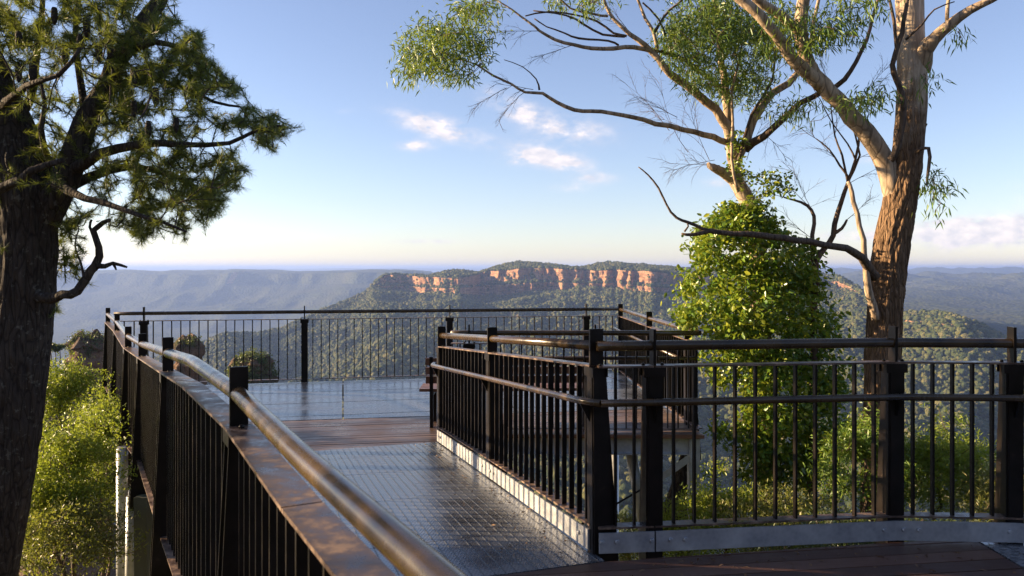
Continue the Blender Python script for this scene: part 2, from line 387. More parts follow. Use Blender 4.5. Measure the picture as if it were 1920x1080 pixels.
def mod_mesa(X, Y, Z, K, A):
    wgt = np.interp(K, [0, 1, 2, 3, 3.8, 4.3, 6.2, 7, 8], [.6, 1, 1, 1, .45, .0, .0, .4, 1])
    Z = Z + wgt * (ridged(X / 520 + .3, Y / 700, 5, 4) * 50 + fbm(X / 160, Y / 160, 9, 4) * 13)
    # buttresses: the whole cliff band steps in and out along its length
    cw = np.interp(K, [2.6, 3.7, 4, 5, 5.6, 6], [0, .8, 1, 1, .6, .2]) * isM[None, :]
    Xc = A * 3500
    butt = 80 * vnoise(Xc / 200, K * 0 + .5, 21) + 60 * vnoise(Xc / 80, K * 0, 22) + 34 * vnoise(Xc / 33, (K - 4) * .8, 23) + 20 * vnoise(Xc / 15, (K - 4) * 2.2, 24) + 11 * vnoise(Xc / 7, (K - 4) * 7, 25)
    Y = Y + cw * butt
    # two tiers with a vegetated ledge between
    fc = np.clip(K - 4, 0, 1)
    inside = ((K > 4) & (K < 5))
    ledge = np.interp(fc, [0, .40, .47, .52, 1], [0, -22, 4, 10, 0]); Y = Y + inside * ledge * isM[None, :] * (1 + .6 * vnoise(Xc / 120, K * 0, 40))
    Z = Z + np.interp(K, [4.6, 5, 6, 6.5], [0, 1, 1, 0]) * fbm(Xc / 60, Y / 70, 31, 3) * 3.5
    return A * Y, Y, Z
mesa, mv, mf = fan('mountain', px, nodes, counts, M['mesa'], mod_mesa)
# forest canopy on it: crowns instanced on points (nobody could count them)
def scatter_points(v, f, dens_fn, kmin):
    a, b_, c_, d_ = (v[f[:, k]] for k in range(4))
    n = np.cross(c_ - a, d_ - b_); area = np.linalg.norm(n, axis=1) / 2; nz = np.abs(n[:, 2]) / (2 * area + 1e-9)
    cen = (a + b_ + c_ + d_) / 4
    lam = area * dens_fn(cen, nz); cnt = rng.poisson(lam); idx = np.repeat(np.arange(len(f)), cnt)
    u = rng.random(len(idx))[:, None]; w_ = rng.random(len(idx))[:, None]
    return (a[idx] * (1 - u) + b_[idx] * u) * (1 - w_) + (d_[idx] * (1 - u) + c_[idx] * u) * w_
def dens(cen, nz):
    pxx = cen[:, 0] / cen[:, 1] * F + 960
    d = np.where(nz > .62, 1 / 110., np.where(nz > .4, 1 / 300., 0)) * ((pxx > -80) & (pxx < 2050))
    return d * (cen[:, 1] > 420) * (cen[:, 1] < 4300)
pts = scatter_points(mv, mf, dens, 0)
print('canopy points', len(pts))
def crown_mesh(name, seed):
    import bmesh
    bm = bmesh.new(); bmesh.ops.create_icosphere(bm, subdivisions=3, radius=1)
    r_ = random.Random(seed); bl = [Vector((r_.uniform(-.6, .6), r_.uniform(-.6, .6), r_.uniform(-.15, .6))) for _ in range(8)]
    for v_ in bm.verts:
        q = max((v_.co.normalized().dot(c.normalized()) for c in bl)); v_.co *= .72 + .30 * max(0, q) ** 6 + r_.uniform(-.06, .06); v_.co.z *= 1.1
    me = bpy.data.meshes.new(name); bm.to_mesh(me); bm.free(); me.materials.append(M['canopy'])
    return me
def forest(name, pts, rad, label):
    me = bpy.data.meshes.new(name); me.vertices.add(len(pts)); me.vertices.foreach_set('co', pts.astype(np.float32).ravel()); me.update()
    at_ = me.attributes.new('size', 'FLOAT', 'POINT'); at_.data.foreach_set('value', (rad * (.55 + rng.random(len(pts)) ** 2 * 1.0)).astype(np.float32))
    o = link(name, me); tag(o, label, 'forest', kind='stuff')
    ng = bpy.data.node_groups.new(name, 'GeometryNodeTree')
    ng.interface.new_socket('Geometry', in_out='INPUT', socket_type='NodeSocketGeometry'); ng.interface.new_socket('Geometry', in_out='OUTPUT', socket_type='NodeSocketGeometry')
    N = ng.nodes; L = ng.links
    gi = N.new('NodeGroupInput'); go = N.new('NodeGroupOutput'); iop = N.new('GeometryNodeInstanceOnPoints'); join = N.new('GeometryNodeJoinGeometry')
    for s_ in range(4):
        cme = crown_mesh('crown_shape', s_ + 3)
        if True:
            src = bpy.data.objects.new('crown_source', cme)   # not linked to the scene, used only as the instanced shape
            oi_ = N.new('GeometryNodeObjectInfo'); oi_.inputs['Object'].default_value = src; L.new(oi_.outputs['Geometry'], join.inputs[0])
            oi_.inputs['As Instance'].default_value = True
    iop.inputs['Pick Instance'].default_value = True
    at2 = N.new('GeometryNodeInputNamedAttribute'); at2.data_type = 'FLOAT'; at2.inputs['Name'].default_value = 'size'
    rv = N.new('FunctionNodeRandomValue'); rv.data_type = 'FLOAT_VECTOR'; rv.inputs['Min'].default_value = (-.25, -.25, 0); rv.inputs['Max'].default_value = (.25, .25, 6.28)
    L.new(gi.outputs[0], iop.inputs['Points']); L.new(join.outputs[0], iop.inputs['Instance']); L.new(at2.outputs['Attribute'], iop.inputs['Scale']); L.new(rv.outputs['Value'], iop.inputs['Rotation'])
    L.new(iop.outputs[0], go.inputs[0])
    md = o.modifiers.new('crowns', 'NODES'); md.node_group = ng
    return o
pts[:, 2] += 3.5
forest('forest', pts, 6.2, 'dense eucalypt forest covering the mountain slopes and the valley below the lookout')

# ------------------------------------------------------------------ plateau on the left, hills on the right, far ridges, valley
px = np.linspace(-700, 1150, 520)
tY = np.full_like(px, 9500.) + I([-700, 200, 800, 850, 1150], [0, 0, -600, 0, 1500])
ty = I([-700, 100, 190, 240, 300, 330, 380, 440, 500, 560, 620, 700, 780, 808, 820, 850, 1150], [512, 511, 510, 508, 510, 508, 509, 506, 509, 510, 508, 507, 508, 511, 519, 530, 560])
tZ = zy(ty + 5, tY); cZ = zy(ty + 27, tY)
nodes = [(tY - 4200, px * 0 - 640.), (tY - 1700, px * 0 - 560.), (tY - 200, cZ), (tY, tZ), (tY + 900, zy(ty, tY + 900)), (tY + 4500, zy(ty + 1, tY + 4500)), (tY + 7000, px * 0 - 500.)]
def mod_plat(X, Y, Z, K, A):
    wg = np.interp(K, [0, 1, 1.7, 2, 3, 6], [.4, 1, .9, .3, .3, .3])
    Z = Z + wg * ridged(X / 1500, Y / 1700, 55, 4) * 75 + np.interp(K, [2, 3, 3.5, 5], [0, 1, 1, .4]) * fbm(X / 420, Y / 900, 3, 5) * 9
    Y = Y + np.interp(K, [.6, 2, 3, 3.6], [.2, 1, 1, .3]) * (480 * vnoise(X / 1300, K * 0, 61) + 210 * vnoise(X / 430, K * 0, 62) + 70 * vnoise(X / 130, K * 0, 63))
    return A * Y, Y, Z
fan('plateau', px, nodes, [30, 60, 24, 20, 20, 6], M['far_land'], mod_plat)
px = np.linspace(1250, 2700, 420)
nodes = [(px * 0 + 3600, px * 0 - 400.), (px * 0 + 6000, px * 0 - 410.), (px * 0 + 9000, px * 0 - 400.), (px * 0 + 11500, px * 0 - 330.), (px * 0 + 13500, px * 0 - 260.), (px * 0 + 19000, px * 0 - 330.), (px * 0 + 24000, px * 0 - 120.), (px * 0 + 27000, px * 0 - 300.)]
def mod_hill(X, Y, Z, K, A):
    Z = Z + np.interp(K, [0, 2, 3, 4, 5, 6, 7], [.25, .5, 1, 1.4, 1.2, 1, .6]) * ridged(X / 1900 + 4, Y / 3000, 77, 5) * 105 + fbm(X / 700, Y / 700, 6, 5) * 20
    return X * .7, Y * .7, EYE + (Z - EYE) * .7
fan('hills', px, nodes, [50, 60, 60, 50, 40, 40, 10], M['far_land'], mod_hill)
px = np.linspace(-900, 2800, 500)
nodes = [(px * 0 + 26000, px * 0 - 420.), (px * 0 + 33000, px * 0 - 60.), (px * 0 + 40000, px * 0 - 110.), (px * 0 + 47000, px * 0 - 10.), (px * 0 + 52000, px * 0 - 300.)]
def mod_far(X, Y, Z, K, A): return X, Y, Z + ridged(X / 6000, Y / 7000, 88, 5) * 55
fan('ridges', px, nodes, [20, 20, 20, 10], M['far_land'], mod_far)
g = 68000.0
me = mesh_np('valley', [(-g, -3000, -560), (g, -3000, -560), (g, 53000, -560), (-g, 53000, -560)], [(0, 1, 2, 3)], M['far_land']); tag(link('valley', me), kind='structure')

# haze: one closed box of even density round everything
b0 = MB(); hz = 56000
b0.prism([(-70000, -4000), (70000, -4000), (70000, hz), (-70000, hz)], -760, 110)
m = bpy.data.materials.new('haze_air'); m.use_nodes = True; t = NT(m.node_tree); t.n.remove(t.n['Principled BSDF'])
pv = t.new('ShaderNodeVolumePrincipled', {'Color': (.33, .475, .90, 1), 'Density': 6.2e-5, 'Anisotropy': .2}); t.l.new(pv.outputs[0], t.n['Material Output'].inputs['Volume'])
hazeo = b0.build('haze', m); tag(hazeo, 'pale blue morning haze filling the valley', 'haze', kind='stuff')

# ------------------------------------------------------------------ near ground: the lookout's slope that breaks off into the valley
def ground_z(x, y):
    z = -1.55 - .30 * np.clip(y - 5, -8, 10) - .10 * np.clip(-x, 0, 12) * 1.6 - .9 * np.clip(y - 12, 0, 8) - 1.15 * np.clip(y - 20, 0, 400)
    z = np.maximum(z, -365) + .32 * np.clip(-y - 3, 0, 60)  # unseen bank behind the camera, added to darken reflections in the steelwork
    return z + .25 * fbm(x / 2.0, y / 2.0, 4, 4)
xs = np.linspace(-60, 60, 160); ys = np.concatenate([np.linspace(-50, -13, 24), np.linspace(-12, 30, 90), np.linspace(32, 420, 50)])
XX, YY = np.meshgrid(xs, ys); XX = XX * (1 + np.clip(YY - 30, 0, 400) / 60); ZZ = ground_z(XX, YY)
i = np.arange(XX.size).reshape(XX.shape)
me = mesh_np('ground', np.stack([XX, YY, ZZ], -1).reshape(-1, 3), np.stack([i[:-1, :-1], i[:-1, 1:], i[1:, 1:], i[1:, :-1]], -1).reshape(-1, 4), M['soil'], True)
tag(link('ground', me), kind='structure')

# ------------------------------------------------------------------ decks
def clip(poly, half):
    """keep the part of poly where a*x+b*y<=c"""
    a, b_, c = half; out = []
    for k in range(len(poly)):
        p, q = poly[k], poly[(k + 1) % len(poly)]; fp = a * p[0] + b_ * p[1] - c; fq = a * q[0] + b_ * q[1] - c
        if fp <= 0: out.append(p)
        if fp * fq < 0: s_ = fp / (fp - fq); out.append((p[0] + (q[0] - p[0]) * s_, p[1] + (q[1] - p[1]) * s_))
    return out
def strips(poly, ang, width, gap, length=None, lgap=0, offs=0.0):
    """cut a convex polygon in strips along direction ang (and across it every length)"""
    d = (math.cos(ang), math.sin(ang)); n = (-d[1], d[0])
    lo = min(p[0] * n[0] + p[1] * n[1] for p in poly); hi = max(p[0] * n[0] + p[1] * n[1] for p in poly)
    k0 = math.floor((lo - offs) / width); out = []
    for k in range(k0, math.ceil((hi - offs) / width) + 1):
        a = offs + k * width + gap / 2; b_ = offs + (k + 1) * width - gap / 2
        q = clip(clip(poly, (n[0], n[1], b_)), (-n[0], -n[1], -a))
        if len(q) < 3: continue
        if length:
            lo2 = min(p[0] * d[0] + p[1] * d[1] for p in q); hi2 = max(p[0] * d[0] + p[1] * d[1] for p in q)
            for j in range(math.floor(lo2 / length), math.ceil(hi2 / length) + 1):
                r_ = clip(clip(q, (d[0], d[1], (j + 1) * length - lgap / 2)), (-d[0], -d[1], -(j * length + lgap / 2)))
                if len(r_) >= 3: out.append(r_)
        else: out.append(q)
    return out
ux, uy = -.319, .947       # ramp axis, downhill and away
C0 = Vector((.51, 4.61))   # where the two nearer balustrades meet
def sval(x, y): return (x - C0.x) * ux + (y - C0.y) * uy
def deck_z(x, y): return -.20 * min(1, max(0, sval(x, y) / 3.99))
# near deck
near = empty('near_deck', (1.5, 3, 0)); tag(near, kind='structure')
poly = [(-1.36, 3.80), (-.95, 2.84), (0.10, .76), (1.25, -1.6), (2.86, -1.6), (2.86, 4.825), (.567, 4.44)]
ang = math.atan2(.39, 2.78)
for q in strips(poly, ang, .142, .010, offs=4.44 * math.cos(ang) - .567 * math.sin(ang)):
    b_ = MB(); b_.prism(q, -.035, random.uniform(-.001, .001)); b_.build('plank', M['near_wood'], near)
poly = [(2.87, -1.6), (7, -1.6), (7, 3.75), (4.6, 4.5), (3.1, 4.82), (2.87, 4.82)]
for q in strips(poly, R(98), 1.2, .008, 1.0, .008):
    b_ = MB(); b_.prism(q, -.04, .003); b_.build('grating_panel', M['deck_grate'], near)
b_ = MB()
for k in range(9): b_.bar((-1 + k * .42, -1.4 + max(0, 3 - k) * .9, -.12), (-.95 + k * .45, 3.6 + min(k, 3) * .25, -.12), .05, .15)
b_.build('joist', M['galv'], near)
# ramp
ramp = empty('ramp', (-1, 6, -.1)); tag(ramp, kind='structure')
cuts = [-.17, .52, 1.65, 2.66, 3.45, 3.985]
nx, ny = uy, -ux
def RP(s_, w_): return (C0.x + ux * s_ - nx * w_, C0.y + uy * s_ - ny * w_)
def left_w(s_): return float(np.interp(s_, [-.3, 0, .6, 1.6, 4], [2.02, 2.04, 2.20, 2.36, 2.54]))
for a, c in zip(cuts[:-1], cuts[1:]):
    a += .003; c -= .003
    q = [RP(a, left_w(a)), RP(a, .035), RP(c, .035), RP(c, left_w(c))]
    b_ = MB(); b_.prism(q, lambda x, y: deck_z(x, y) - .04, lambda x, y: deck_z(x, y) + .002)
    pn = b_.build('grating_panel', M['ramp_grate'], ramp)
    r_ = MB(); k = .07
    while k < left_w(a) - .02:     # raised ribs running down the ramp
        p0, p1 = RP(a + .01, k), RP(c - .01, k)
        r_.bar((*p0, deck_z(*p0) + .003), (*p1, deck_z(*p1) + .003), .006, .004); k += .062
    ro = r_.build('rib', M['rib'], pn); ro['kind'] = 'stuff'
b_ = MB()
for w_ in (.10, 1.1, 2.2):
    p0, p1 = RP(-.1, w_), RP(3.95, w_); b_.bar((*p0, -.13), (*p1, -.33), .06, .16)
b_.build('joist', M['galv'], ramp)
# platform
plat = empty('platform', (-1.5, 11, -.2)); tag(plat, kind='structure')
wa = math.atan2(.17, .98)
W1 = [(-3.56, 7.46), (-.785, 8.36), (-.785, 9.86), (-4.78, 9.17)]
W2 = [(-.775, 8.80), (2.16, 8.76), (2.11, 10.36), (-.775, 9.862)]
for P in (W1, W2):
    for q in strips(P, wa, .14, .007, offs=9.86 * math.cos(wa) + .785 * math.sin(wa)):
        b_ = MB(); b_.prism(q, -.235, -.2 + random.uniform(-.0015, .0015)); b_.build('plank', M['far_wood'], plat)
P = [(-4.80, 9.19), (2.11, 10.385), (1.98, 13.92), (-6.22, 12.16)]
for q in strips(P, math.atan2(1.81, 8.28), .98, .022, 2.25, .022, offs=.35):
    b_ = MB(); b_.prism(q, -.24, -.198); b_.build('grating_panel', M['deck_grate'], plat)
def edge_beam(name, p0, p1, z, h=.2, m_='galv', par=plat, w_=.07):
    b_ = MB(); b_.bar((*p0, z), (*p1, z), w_, h); b_.bar((*p0, z + h / 2 - .008), (*p1, z + h / 2 - .008), w_ + .09, .012); b_.bar((*p0, z - h / 2 + .008), (*p1, z - h / 2 + .008), w_ + .09, .012)
    return b_.build(name, M[m_], par)
edge_beam('edge_beam', (-.78, 8.90), (2.10, 8.87), -.345); edge_beam('edge_beam', (2.07, 8.95), (1.95, 13.85), -.345)
edge_beam('edge_beam', (-6.2, 12.12), (1.9, 13.87), -.345); edge_beam('edge_beam', (-3.5, 7.5), (-6.1, 12.05), -.345)
edge_beam('edge_beam', (-.6, 11.3), (2.0, 11.5), -.345)
b_ = MB(); b_.bar((-.78, 8.775, -.222), (2.17, 8.735, -.222), .03, .04); b_.build('fascia', M['bench_wood'], plat)
gp = Vector((2.07, 8.86, 0))
b_ = MB(); b_.bar((2.02, 8.84, -.26), (2.02, 8.84, -3.2), .012, .11, (0, 1, 0)); b_.bar((2.08, 8.78, -.26), (2.08, 8.78, -3.2), .11, .012, (0, 1, 0)); b_.build('support_post', M['galv'], plat)
for z in (-.30, -.40):
    b_ = MB(); b_.tube([(1.90, 8.845, z), (1.90, 8.81, z)], .017, 6); b_.build('bolt', M['galv'], plat)
b_ = MB(); b_.bar((2.02, 8.80, -.48), (1.62, 8.86, -.78), .012, .075, (0, 0, 1)); b_.build('brace_plate', M['galv'], plat)
b_ = MB(); b_.tube([(1.66, 8.86, -.75), (.6, 9.0, -1.42), (-.4, 9.1, -2.1)], .012, 6); b_.build('tie_rod', M['paint'], plat)
b_ = MB(); b_.tube([at(1181, 838, 9.3), at(1197, 925, 9.3), at(1222, 1085, 9.3)], [.070] * 3, 14); b_.build('support_pipe', M['galv'], plat)
b_ = MB(); b_.tube([at(229, 838, 7.9), at(229, 1180, 7.9)], .055, 14); b_.build('support_pipe', M['galv'], plat)
b_ = MB(); b_.tube([at(247, 930, 7.6), at(243, 1180, 7.6)], .05, 12); b_.build('support_pipe', M['galv'], plat)
b_ = MB(); b_.bar(at(268, 930, 7.3), at(270, 1180, 7.3), .12, .12, (0, 1, 0)); b_.build('support_post', M['old_post'], plat)
for x, y in ((-5.9, 12), (-2, 13), (1.8, 13.6), (-1, 9.2)):
    b_ = MB(); b_.tube([(x, y, -.4), (x, y, -12)], .08, 12); b_.build('support_pipe', M['galv'], plat)
lg = MB(); pp = [at(1292, 852, 9.6), at(1283, 900, 9.6), at(1268, 950, 9.6), at(1258, 1010, 9.6)]; lg.tube(pp, [.10, .13, .15, .16], 12)
o = empty('leaning_tree', pp[-1]); tag(o, 'mossy leaning dead tree under the corner of the far platform', 'dead tree'); lg.build('trunk', M['bark_left'], o)

# ------------------------------------------------------------------ balustrades
def smooth_path(pts, rad=.12, n=5):
    """round the corners of a polyline"""
    pts = [Vector(p) for p in pts]; out = [pts[0]]
    for i in range(1, len(pts) - 1):
        a, b_, c = pts[i - 1], pts[i], pts[i + 1]; r_ = min(rad, (a - b_).length * .45, (c - b_).length * .45)
        p = b_ + (a - b_).normalized() * r_; q = b_ + (c - b_).normalized() * r_
        for k in range(n + 1): s_ = k / n; out.append(p * (1 - s_) ** 2 + b_ * 2 * s_ * (1 - s_) + q * s_ ** 2)
    out.append(pts[-1]); return out
BAR = {}
def bar_mesh(h, wd=.013, dp=.032):
    k = round(h, 2)
    if (k, dp) not in BAR:
        b_ = MB(); b_.bar((0, 0, 0), (0, 0, k), wd, dp, (0, 1, 0)); BAR[(k, dp)] = b_.mesh('baluster', M['paint'])
    return BAR[(k, dp)], k
def balustrade(V, out_side, label, kick=False, grab=None, plate_w=.085, spacing=.123, post_drop=.42, rail_r=.030, wide=1.0, plate_mat='plate'):
    """V: list of dict(x,y,zr,zb,zd,post). out_side: +1 if outside is to the left of the path direction, -1 right"""
    root = empty('balustrade', (V[0]['x'], V[0]['y'], V[0]['zd'])); tag(root, label, 'balustrade', 'black steel balustrades of the lookout')
    P = [Vector((v['x'], v['y'], 0)) for v in V]
    def dirn(i):
        a = (P[i] - P[i - 1]).normalized() if i > 0 else None; c = (P[i + 1] - P[i]).normalized() if i < len(P) - 1 else None
        return (a + c).normalized() if a and c else (a or c)
    def outw(d): return Vector((-d.y, d.x, 0)) * out_side
    rp = [Vector((v['x'], v['y'], v['zr'])) for v in V]
    b_ = MB(); b_.tube(smooth_path(rp), rail_r, 20); b_.build('handrail', M['rail'], root)
    for i in range(len(V) - 1):
        a, c = V[i], V[i + 1]; d = (P[i + 1] - P[i]).normalized(); L = (P[i + 1] - P[i]).length; e = d * .004
        mt = lambda zz, A=a, C_=c, k=i: None
        pa, pc = P[i] + e, P[i + 1] - e
        b_ = MB(); b_.bar(pa + Vector((0, 0, a['zr'] - .12)), pc + Vector((0, 0, c['zr'] - .12)), plate_w, .011, vertical_ends=True); b_.build('top_plate', M[plate_mat], root)
        b_ = MB(); b_.bar(pa + Vector((0, 0, a['zb'])), pc + Vector((0, 0, c['zb'])), plate_w, .011, vertical_ends=True); b_.build('bottom_plate', M['plate'], root)
        n = max(1, round(L / spacing)); rz = math.atan2(d.y, d.x)
        for k in range(1 if a['post'] else 0, n):
            s_ = k / n; zb = a['zb'] * (1 - s_) + c['zb'] * s_ + .005; zt = a['zr'] * (1 - s_) + c['zr'] * s_ - .125
            me, hh = bar_mesh(zt - zb); o = link('baluster', me, root)
            o.location = P[i] + (P[i + 1] - P[i]) * s_ + Vector((0, 0, zb)) - root_loc(root); o.rotation_euler = (0, 0, rz); o.scale = (1, 1, (zt - zb) / hh)
        if kick:
            off = -outw(d) * (plate_w / 2 + .004)
            b_ = MB(); b_.bar(pa + off + Vector((0, 0, a['zd'] + .072)), pc + off + Vector((0, 0, c['zd'] + .072)), .012, .118, vertical_ends=True)
            kp = b_.build('kick_plate', M['galv'], root)
            for s_, zo in ((.06, .08), (.06 + .09 / L, .08), (1 - .06, .08)):
                q = P[i] + (P[i + 1] - P[i]) * s_ + off * 1.12; z = a['zd'] * (1 - s_) + c['zd'] * s_ + zo
                b_ = MB(); b_.tube([q + Vector((0, 0, z)), q - outw(d) * .014 + Vector((0, 0, z))], [.015, .011], 8); b_.build('bolt', M['galv'], kp)
    for i, v in enumerate(V):
        if not v['post']: continue
        d = dirn(i); o_ = outw(d); zp = v['zr'] - .12
        # fin above the plate that the hand rail passes through
        b_ = MB(); c0 = P[i]; b_.bar(c0 + Vector((0, 0, zp + .0055)), c0 + Vector((0, 0, v['zr'] + .10)), .016, .085 * wide, d.cross(Vector((0, 0, 1))))
        b_.build('rail_bracket', M['paint'], root)
        zt = zp - .006; zd = v['zd'] - post_drop
        # two tapering flanges joined by a web: deeper towards the bottom, on the outer side
        b_ = MB()
        def quad(off, th, z0, z1, in0, in1, out0, out1):
            pts_ = []
            for z, a0, a1 in ((z0, in0, out0), (z1, in1, out1)):
                for s1, s2 in ((a0, -1), (a1, -1), (a1, 1), (a0, 1)):
                    pts_.append(c0 + o_ * s1 + d * (off + s2 * th / 2) + Vector((0, 0, z)))
            b_.poly(pts_, [(0, 1, 2, 3), (7, 6, 5, 4), (0, 4, 5, 1), (1, 5, 6, 2), (2, 6, 7, 3), (3, 7, 4, 0)])
        quad(-.045, .012, zt, zd, -.040, -.030, .040, .150 * wide); quad(.045, .012, zt, zd, -.040, -.030, .040, .150 * wide)
        quad(0, .0775, zt, zd, -.046, -.036, -.034, -.024)
        b_.build('post', M['paint'], root)
        for sg in (-1, 1):
            b_ = MB(); q_ = c0 + d * (.058 * sg) + Vector((0, 0, zp + .0055)); b_.tube([q_, q_ + Vector((0, 0, .009)), q_ + Vector((0, 0, .013))], [.011, .010, .005], 6); b_.build('bolt', M['paint'], root)
        b_ = MB(); quad(0, .132, zt, zt - .055, -.050, -.050, -.0465, -.0465); b_.build('shoulder_plate', M['paint'], root)
        b_ = MB(); quad(0, .132, zt, zt - .055, .041, .041, .046, .046); b_.build('shoulder_plate', M['paint'], root)
    if grab:
        gp_ = grab(V, P, outw, dirn); b_ = MB(); b_.tube(smooth_path(gp_['path'], .07), .022, 16); b_.build('grab_rail', M['rail'], root)
        for q, z, o_, d in gp_['br']:
            b_ = MB(); th = .006
            tri = [q - o_ * .045 + Vector((0, 0, z - .02)), q - o_ * .105 + Vector((0, 0, z - .02)), q - o_ * .045 + Vector((0, 0, z - .13))]
            b_.poly([p + d * th for p in tri] + [p - d * th for p in tri], [(0, 1, 2), (5, 4, 3), (0, 3, 4, 1), (1, 4, 5, 2), (2, 5, 3, 0)]); b_.build('grab_rail_bracket', M['paint'], root)
    return root
def vz(x, y, post=True, plat_=False):
    s_ = min(1, max(0, sval(x, y) / 3.99)); zd = -.2 * s_
    return dict(x=x, y=y, zr=1.22 - .27 * s_ + (0 if not plat_ else .01), zb=zd + (.155 if not plat_ else .045), zd=zd, post=post)
def grab_rule(i0, i1, head=None, tail=None, z_off=.32):
    def f(V, P, outw, dirn):
        path = []; br = []
        for i in range(i0, i1 + 1):
            o_ = outw(dirn(i)); q = P[i] - o_ * .105; path.append(q + Vector((0, 0, V[i]['zr'] - z_off)))
            if V[i]['post']: br.append((P[i], V[i]['zr'] - z_off, o_, dirn(i)))
        if head: path = [Vector(h) for h in head(path)] + path
        if tail: path = path + [Vector(h) for h in tail(path)]
        return dict(path=path, br=br)
    return f
# left run, seen from its outer side
LV = []
for x, y, pst in [(-6.27, 12.0, 1), (-5.26, 10.3, 1), (-4.04, 8.14, 1), (-3.54, 7.4, 1), (-2.18, 4.9, 1), (-1.58, 3.82, 0), (-1.0, 2.83, 1), (-.51, 1.88, 0), (.10, .76, 1), (1.25, -1.35, 1)]:
    v = vz(x, y, bool(pst)); LV.append(v); v['zb'] = v['zd'] + .05
    if y > 8: v['zr'] = .967; v['zb'] = -.15
balustrade(LV, -1, 'long balustrade with sunlit golden handrail from the near foreground to the far left corner', plate_w=.10, wide=.76)
# far run
FA, FB = Vector((-6.27, 12.19)), Vector((1.93, 13.98)); FV = []
def on_far(pxx):
    a = (pxx - 960) / F; dd = FB - FA; s_ = (a * FA.y - FA.x) / (dd.x - a * dd.y); return FA + dd * s_
for q, pst in [(FA, 0)] + [(on_far(x), 1) for x in (270, 571, 843, 1099)] + [(FB, 0)]:
    s_ = (q.x - FA.x) / (FB.x - FA.x); FV.append(dict(x=q.x, y=q.y, zr=.965 - .02 * s_, zb=-.152, zd=-.2, post=bool(pst)))
balustrade(FV, 1, 'straight black balustrade along the far edge of the platform facing the valley', plate_w=.07, spacing=.137, rail_r=.029)
# right side of the platform
RV = [dict(x=x, y=y, zr=.94, zb=-.15, zd=-.2, post=True) for x, y in ((1.95, 13.9), (2.03, 11.43), (2.12, 9.32))] + [dict(x=2.14, y=8.84, zr=.94, zb=-.15, zd=-.2, post=False)]
balustrade(RV, 1, 'sunlit balustrade along the right side of the far platform, left of the vine covered tree', plate_w=.08, grab=grab_rule(0, 2, z_off=.34))
# edge of the platform facing the camera
EV = [dict(x=x, y=y, zr=.94, zb=-.15, zd=-.2, post=bool(p_)) for x, y, p_ in ((-.70, 8.86, 0), (-.49, 8.86, 1), (.95, 8.85, 1), (2.13, 8.82, 0))]
balustrade(EV, -1, 'balustrade along the camera side of the far platform, just in front of the bench', plate_w=.08, grab=grab_rule(1, 3, z_off=.30))
# right side of the ramp
MV = [vz(-.764, 8.39), vz(-.17, 6.63), vz(.50, 4.60)]
balustrade(MV, 1, 'balustrade on the right side of the ramp with grey kick plate and lower grab rail', kick=True,
           grab=grab_rule(0, 2, head=lambda p: [p[0] + Vector((.12, .20, -.02)), p[0] + Vector((0.0, .22, -.01))], tail=lambda p: [Vector((.515, 4.46, .90))]))
NV = [vz(.50, 4.565, False), vz(.837, 4.60), vz(2.36, 4.79), vz(3.07, 4.75), vz(4.6, 4.42), vz(6.6, 3.7)]
for v in NV: v['zd'] = 0; v['zr'] = 1.22; v['zb'] = .155
balustrade(NV, 1, 'nearest balustrade crossing the right half of the view above the timber deck', kick=True,
           grab=grab_rule(0, 5))
# bench on the platform
bo = empty('bench', (0, 9.5, -.2)); tag(bo, 'timber slat bench on the far platform behind the ramp balustrade', 'bench')
for k in range(4):
    b_ = MB(); b_.bar((-1.10, 9.55 - k * .115, .235), (.95, 9.62 - k * .115, .235), .10, .035); b_.build('seat_slat', M['bench_wood'], bo)
for k in range(3):
    b_ = MB(); b_.bar((-1.02, 9.15 - k * .02, .36 + k * .11), (.95, 9.22 - k * .02, .36 + k * .11), .03, .085); b_.build('back_slat', M['bench_wood'], bo)
for x in (-.95, -.05, .85):
    b_ = MB(); b_.bar((x, 9.5, -.2), (x, 9.5, .215), .05, .05, (0, 1, 0)); b_.bar((x, 9.2, .19), (x, 9.6, .19), .04, .04); b_.bar((x, 9.14, -.2), (x, 9.10, .64), .04, .04, (0, 1, 0)); b_.build('leg', M['paint'], bo)

# ------------------------------------------------------------------ plants
def leaves(kind, P, D, L, W, jitter=.35, normal_up=True):
    """P positions, D directions (n,3), L lengths, W widths -> verts, faces"""
    n = len(P); D = D / (np.linalg.norm(D, axis=1)[:, None] + 1e-9)
    rnd = rng.normal(size=(n, 3)); S = np.cross(D, rnd); S /= np.linalg.norm(S, axis=1)[:, None] + 1e-9
    N = np.cross(D, S); L = L[:, None]; W = W[:, None]
    if kind == 'needle':
        v = np.stack([P - S * W, P + S * W, P + D * L + N * L * .12], 1); return v.reshape(-1, 3), np.arange(3 * n).reshape(n, 3)
    if kind == 'lance':
        droop = np.zeros_like(P); droop[:, 2] = -L[:, 0] * .15
        v = np.stack([P, P + D * L * .45 + S * W, P + D * L + droop, P + D * L * .45 - S * W + N * W * .5], 1)
        q = np.arange(4 * n).reshape(n, 4); f = np.concatenate([q[:, [0, 1, 2]], q[:, [0, 2, 3]]]); return v.reshape(-1, 3), f
    v = np.stack([P, P + D * L * .35 + S * W + N * W * .25, P + D * L * .75 + S * W * .7 + N * W * .2, P + D * L, P + D * L * .75 - S * W * .7 + N * W * .2, P + D * L * .35 - S * W + N * W * .25], 1)
    q = np.arange(6 * n).reshape(n, 6); f = np.concatenate([q[:, [0, 1, 2]], q[:, [0, 2, 3]], q[:, [0, 3, 4]], q[:, [0, 4, 5]]]); return v.reshape(-1, 3), f
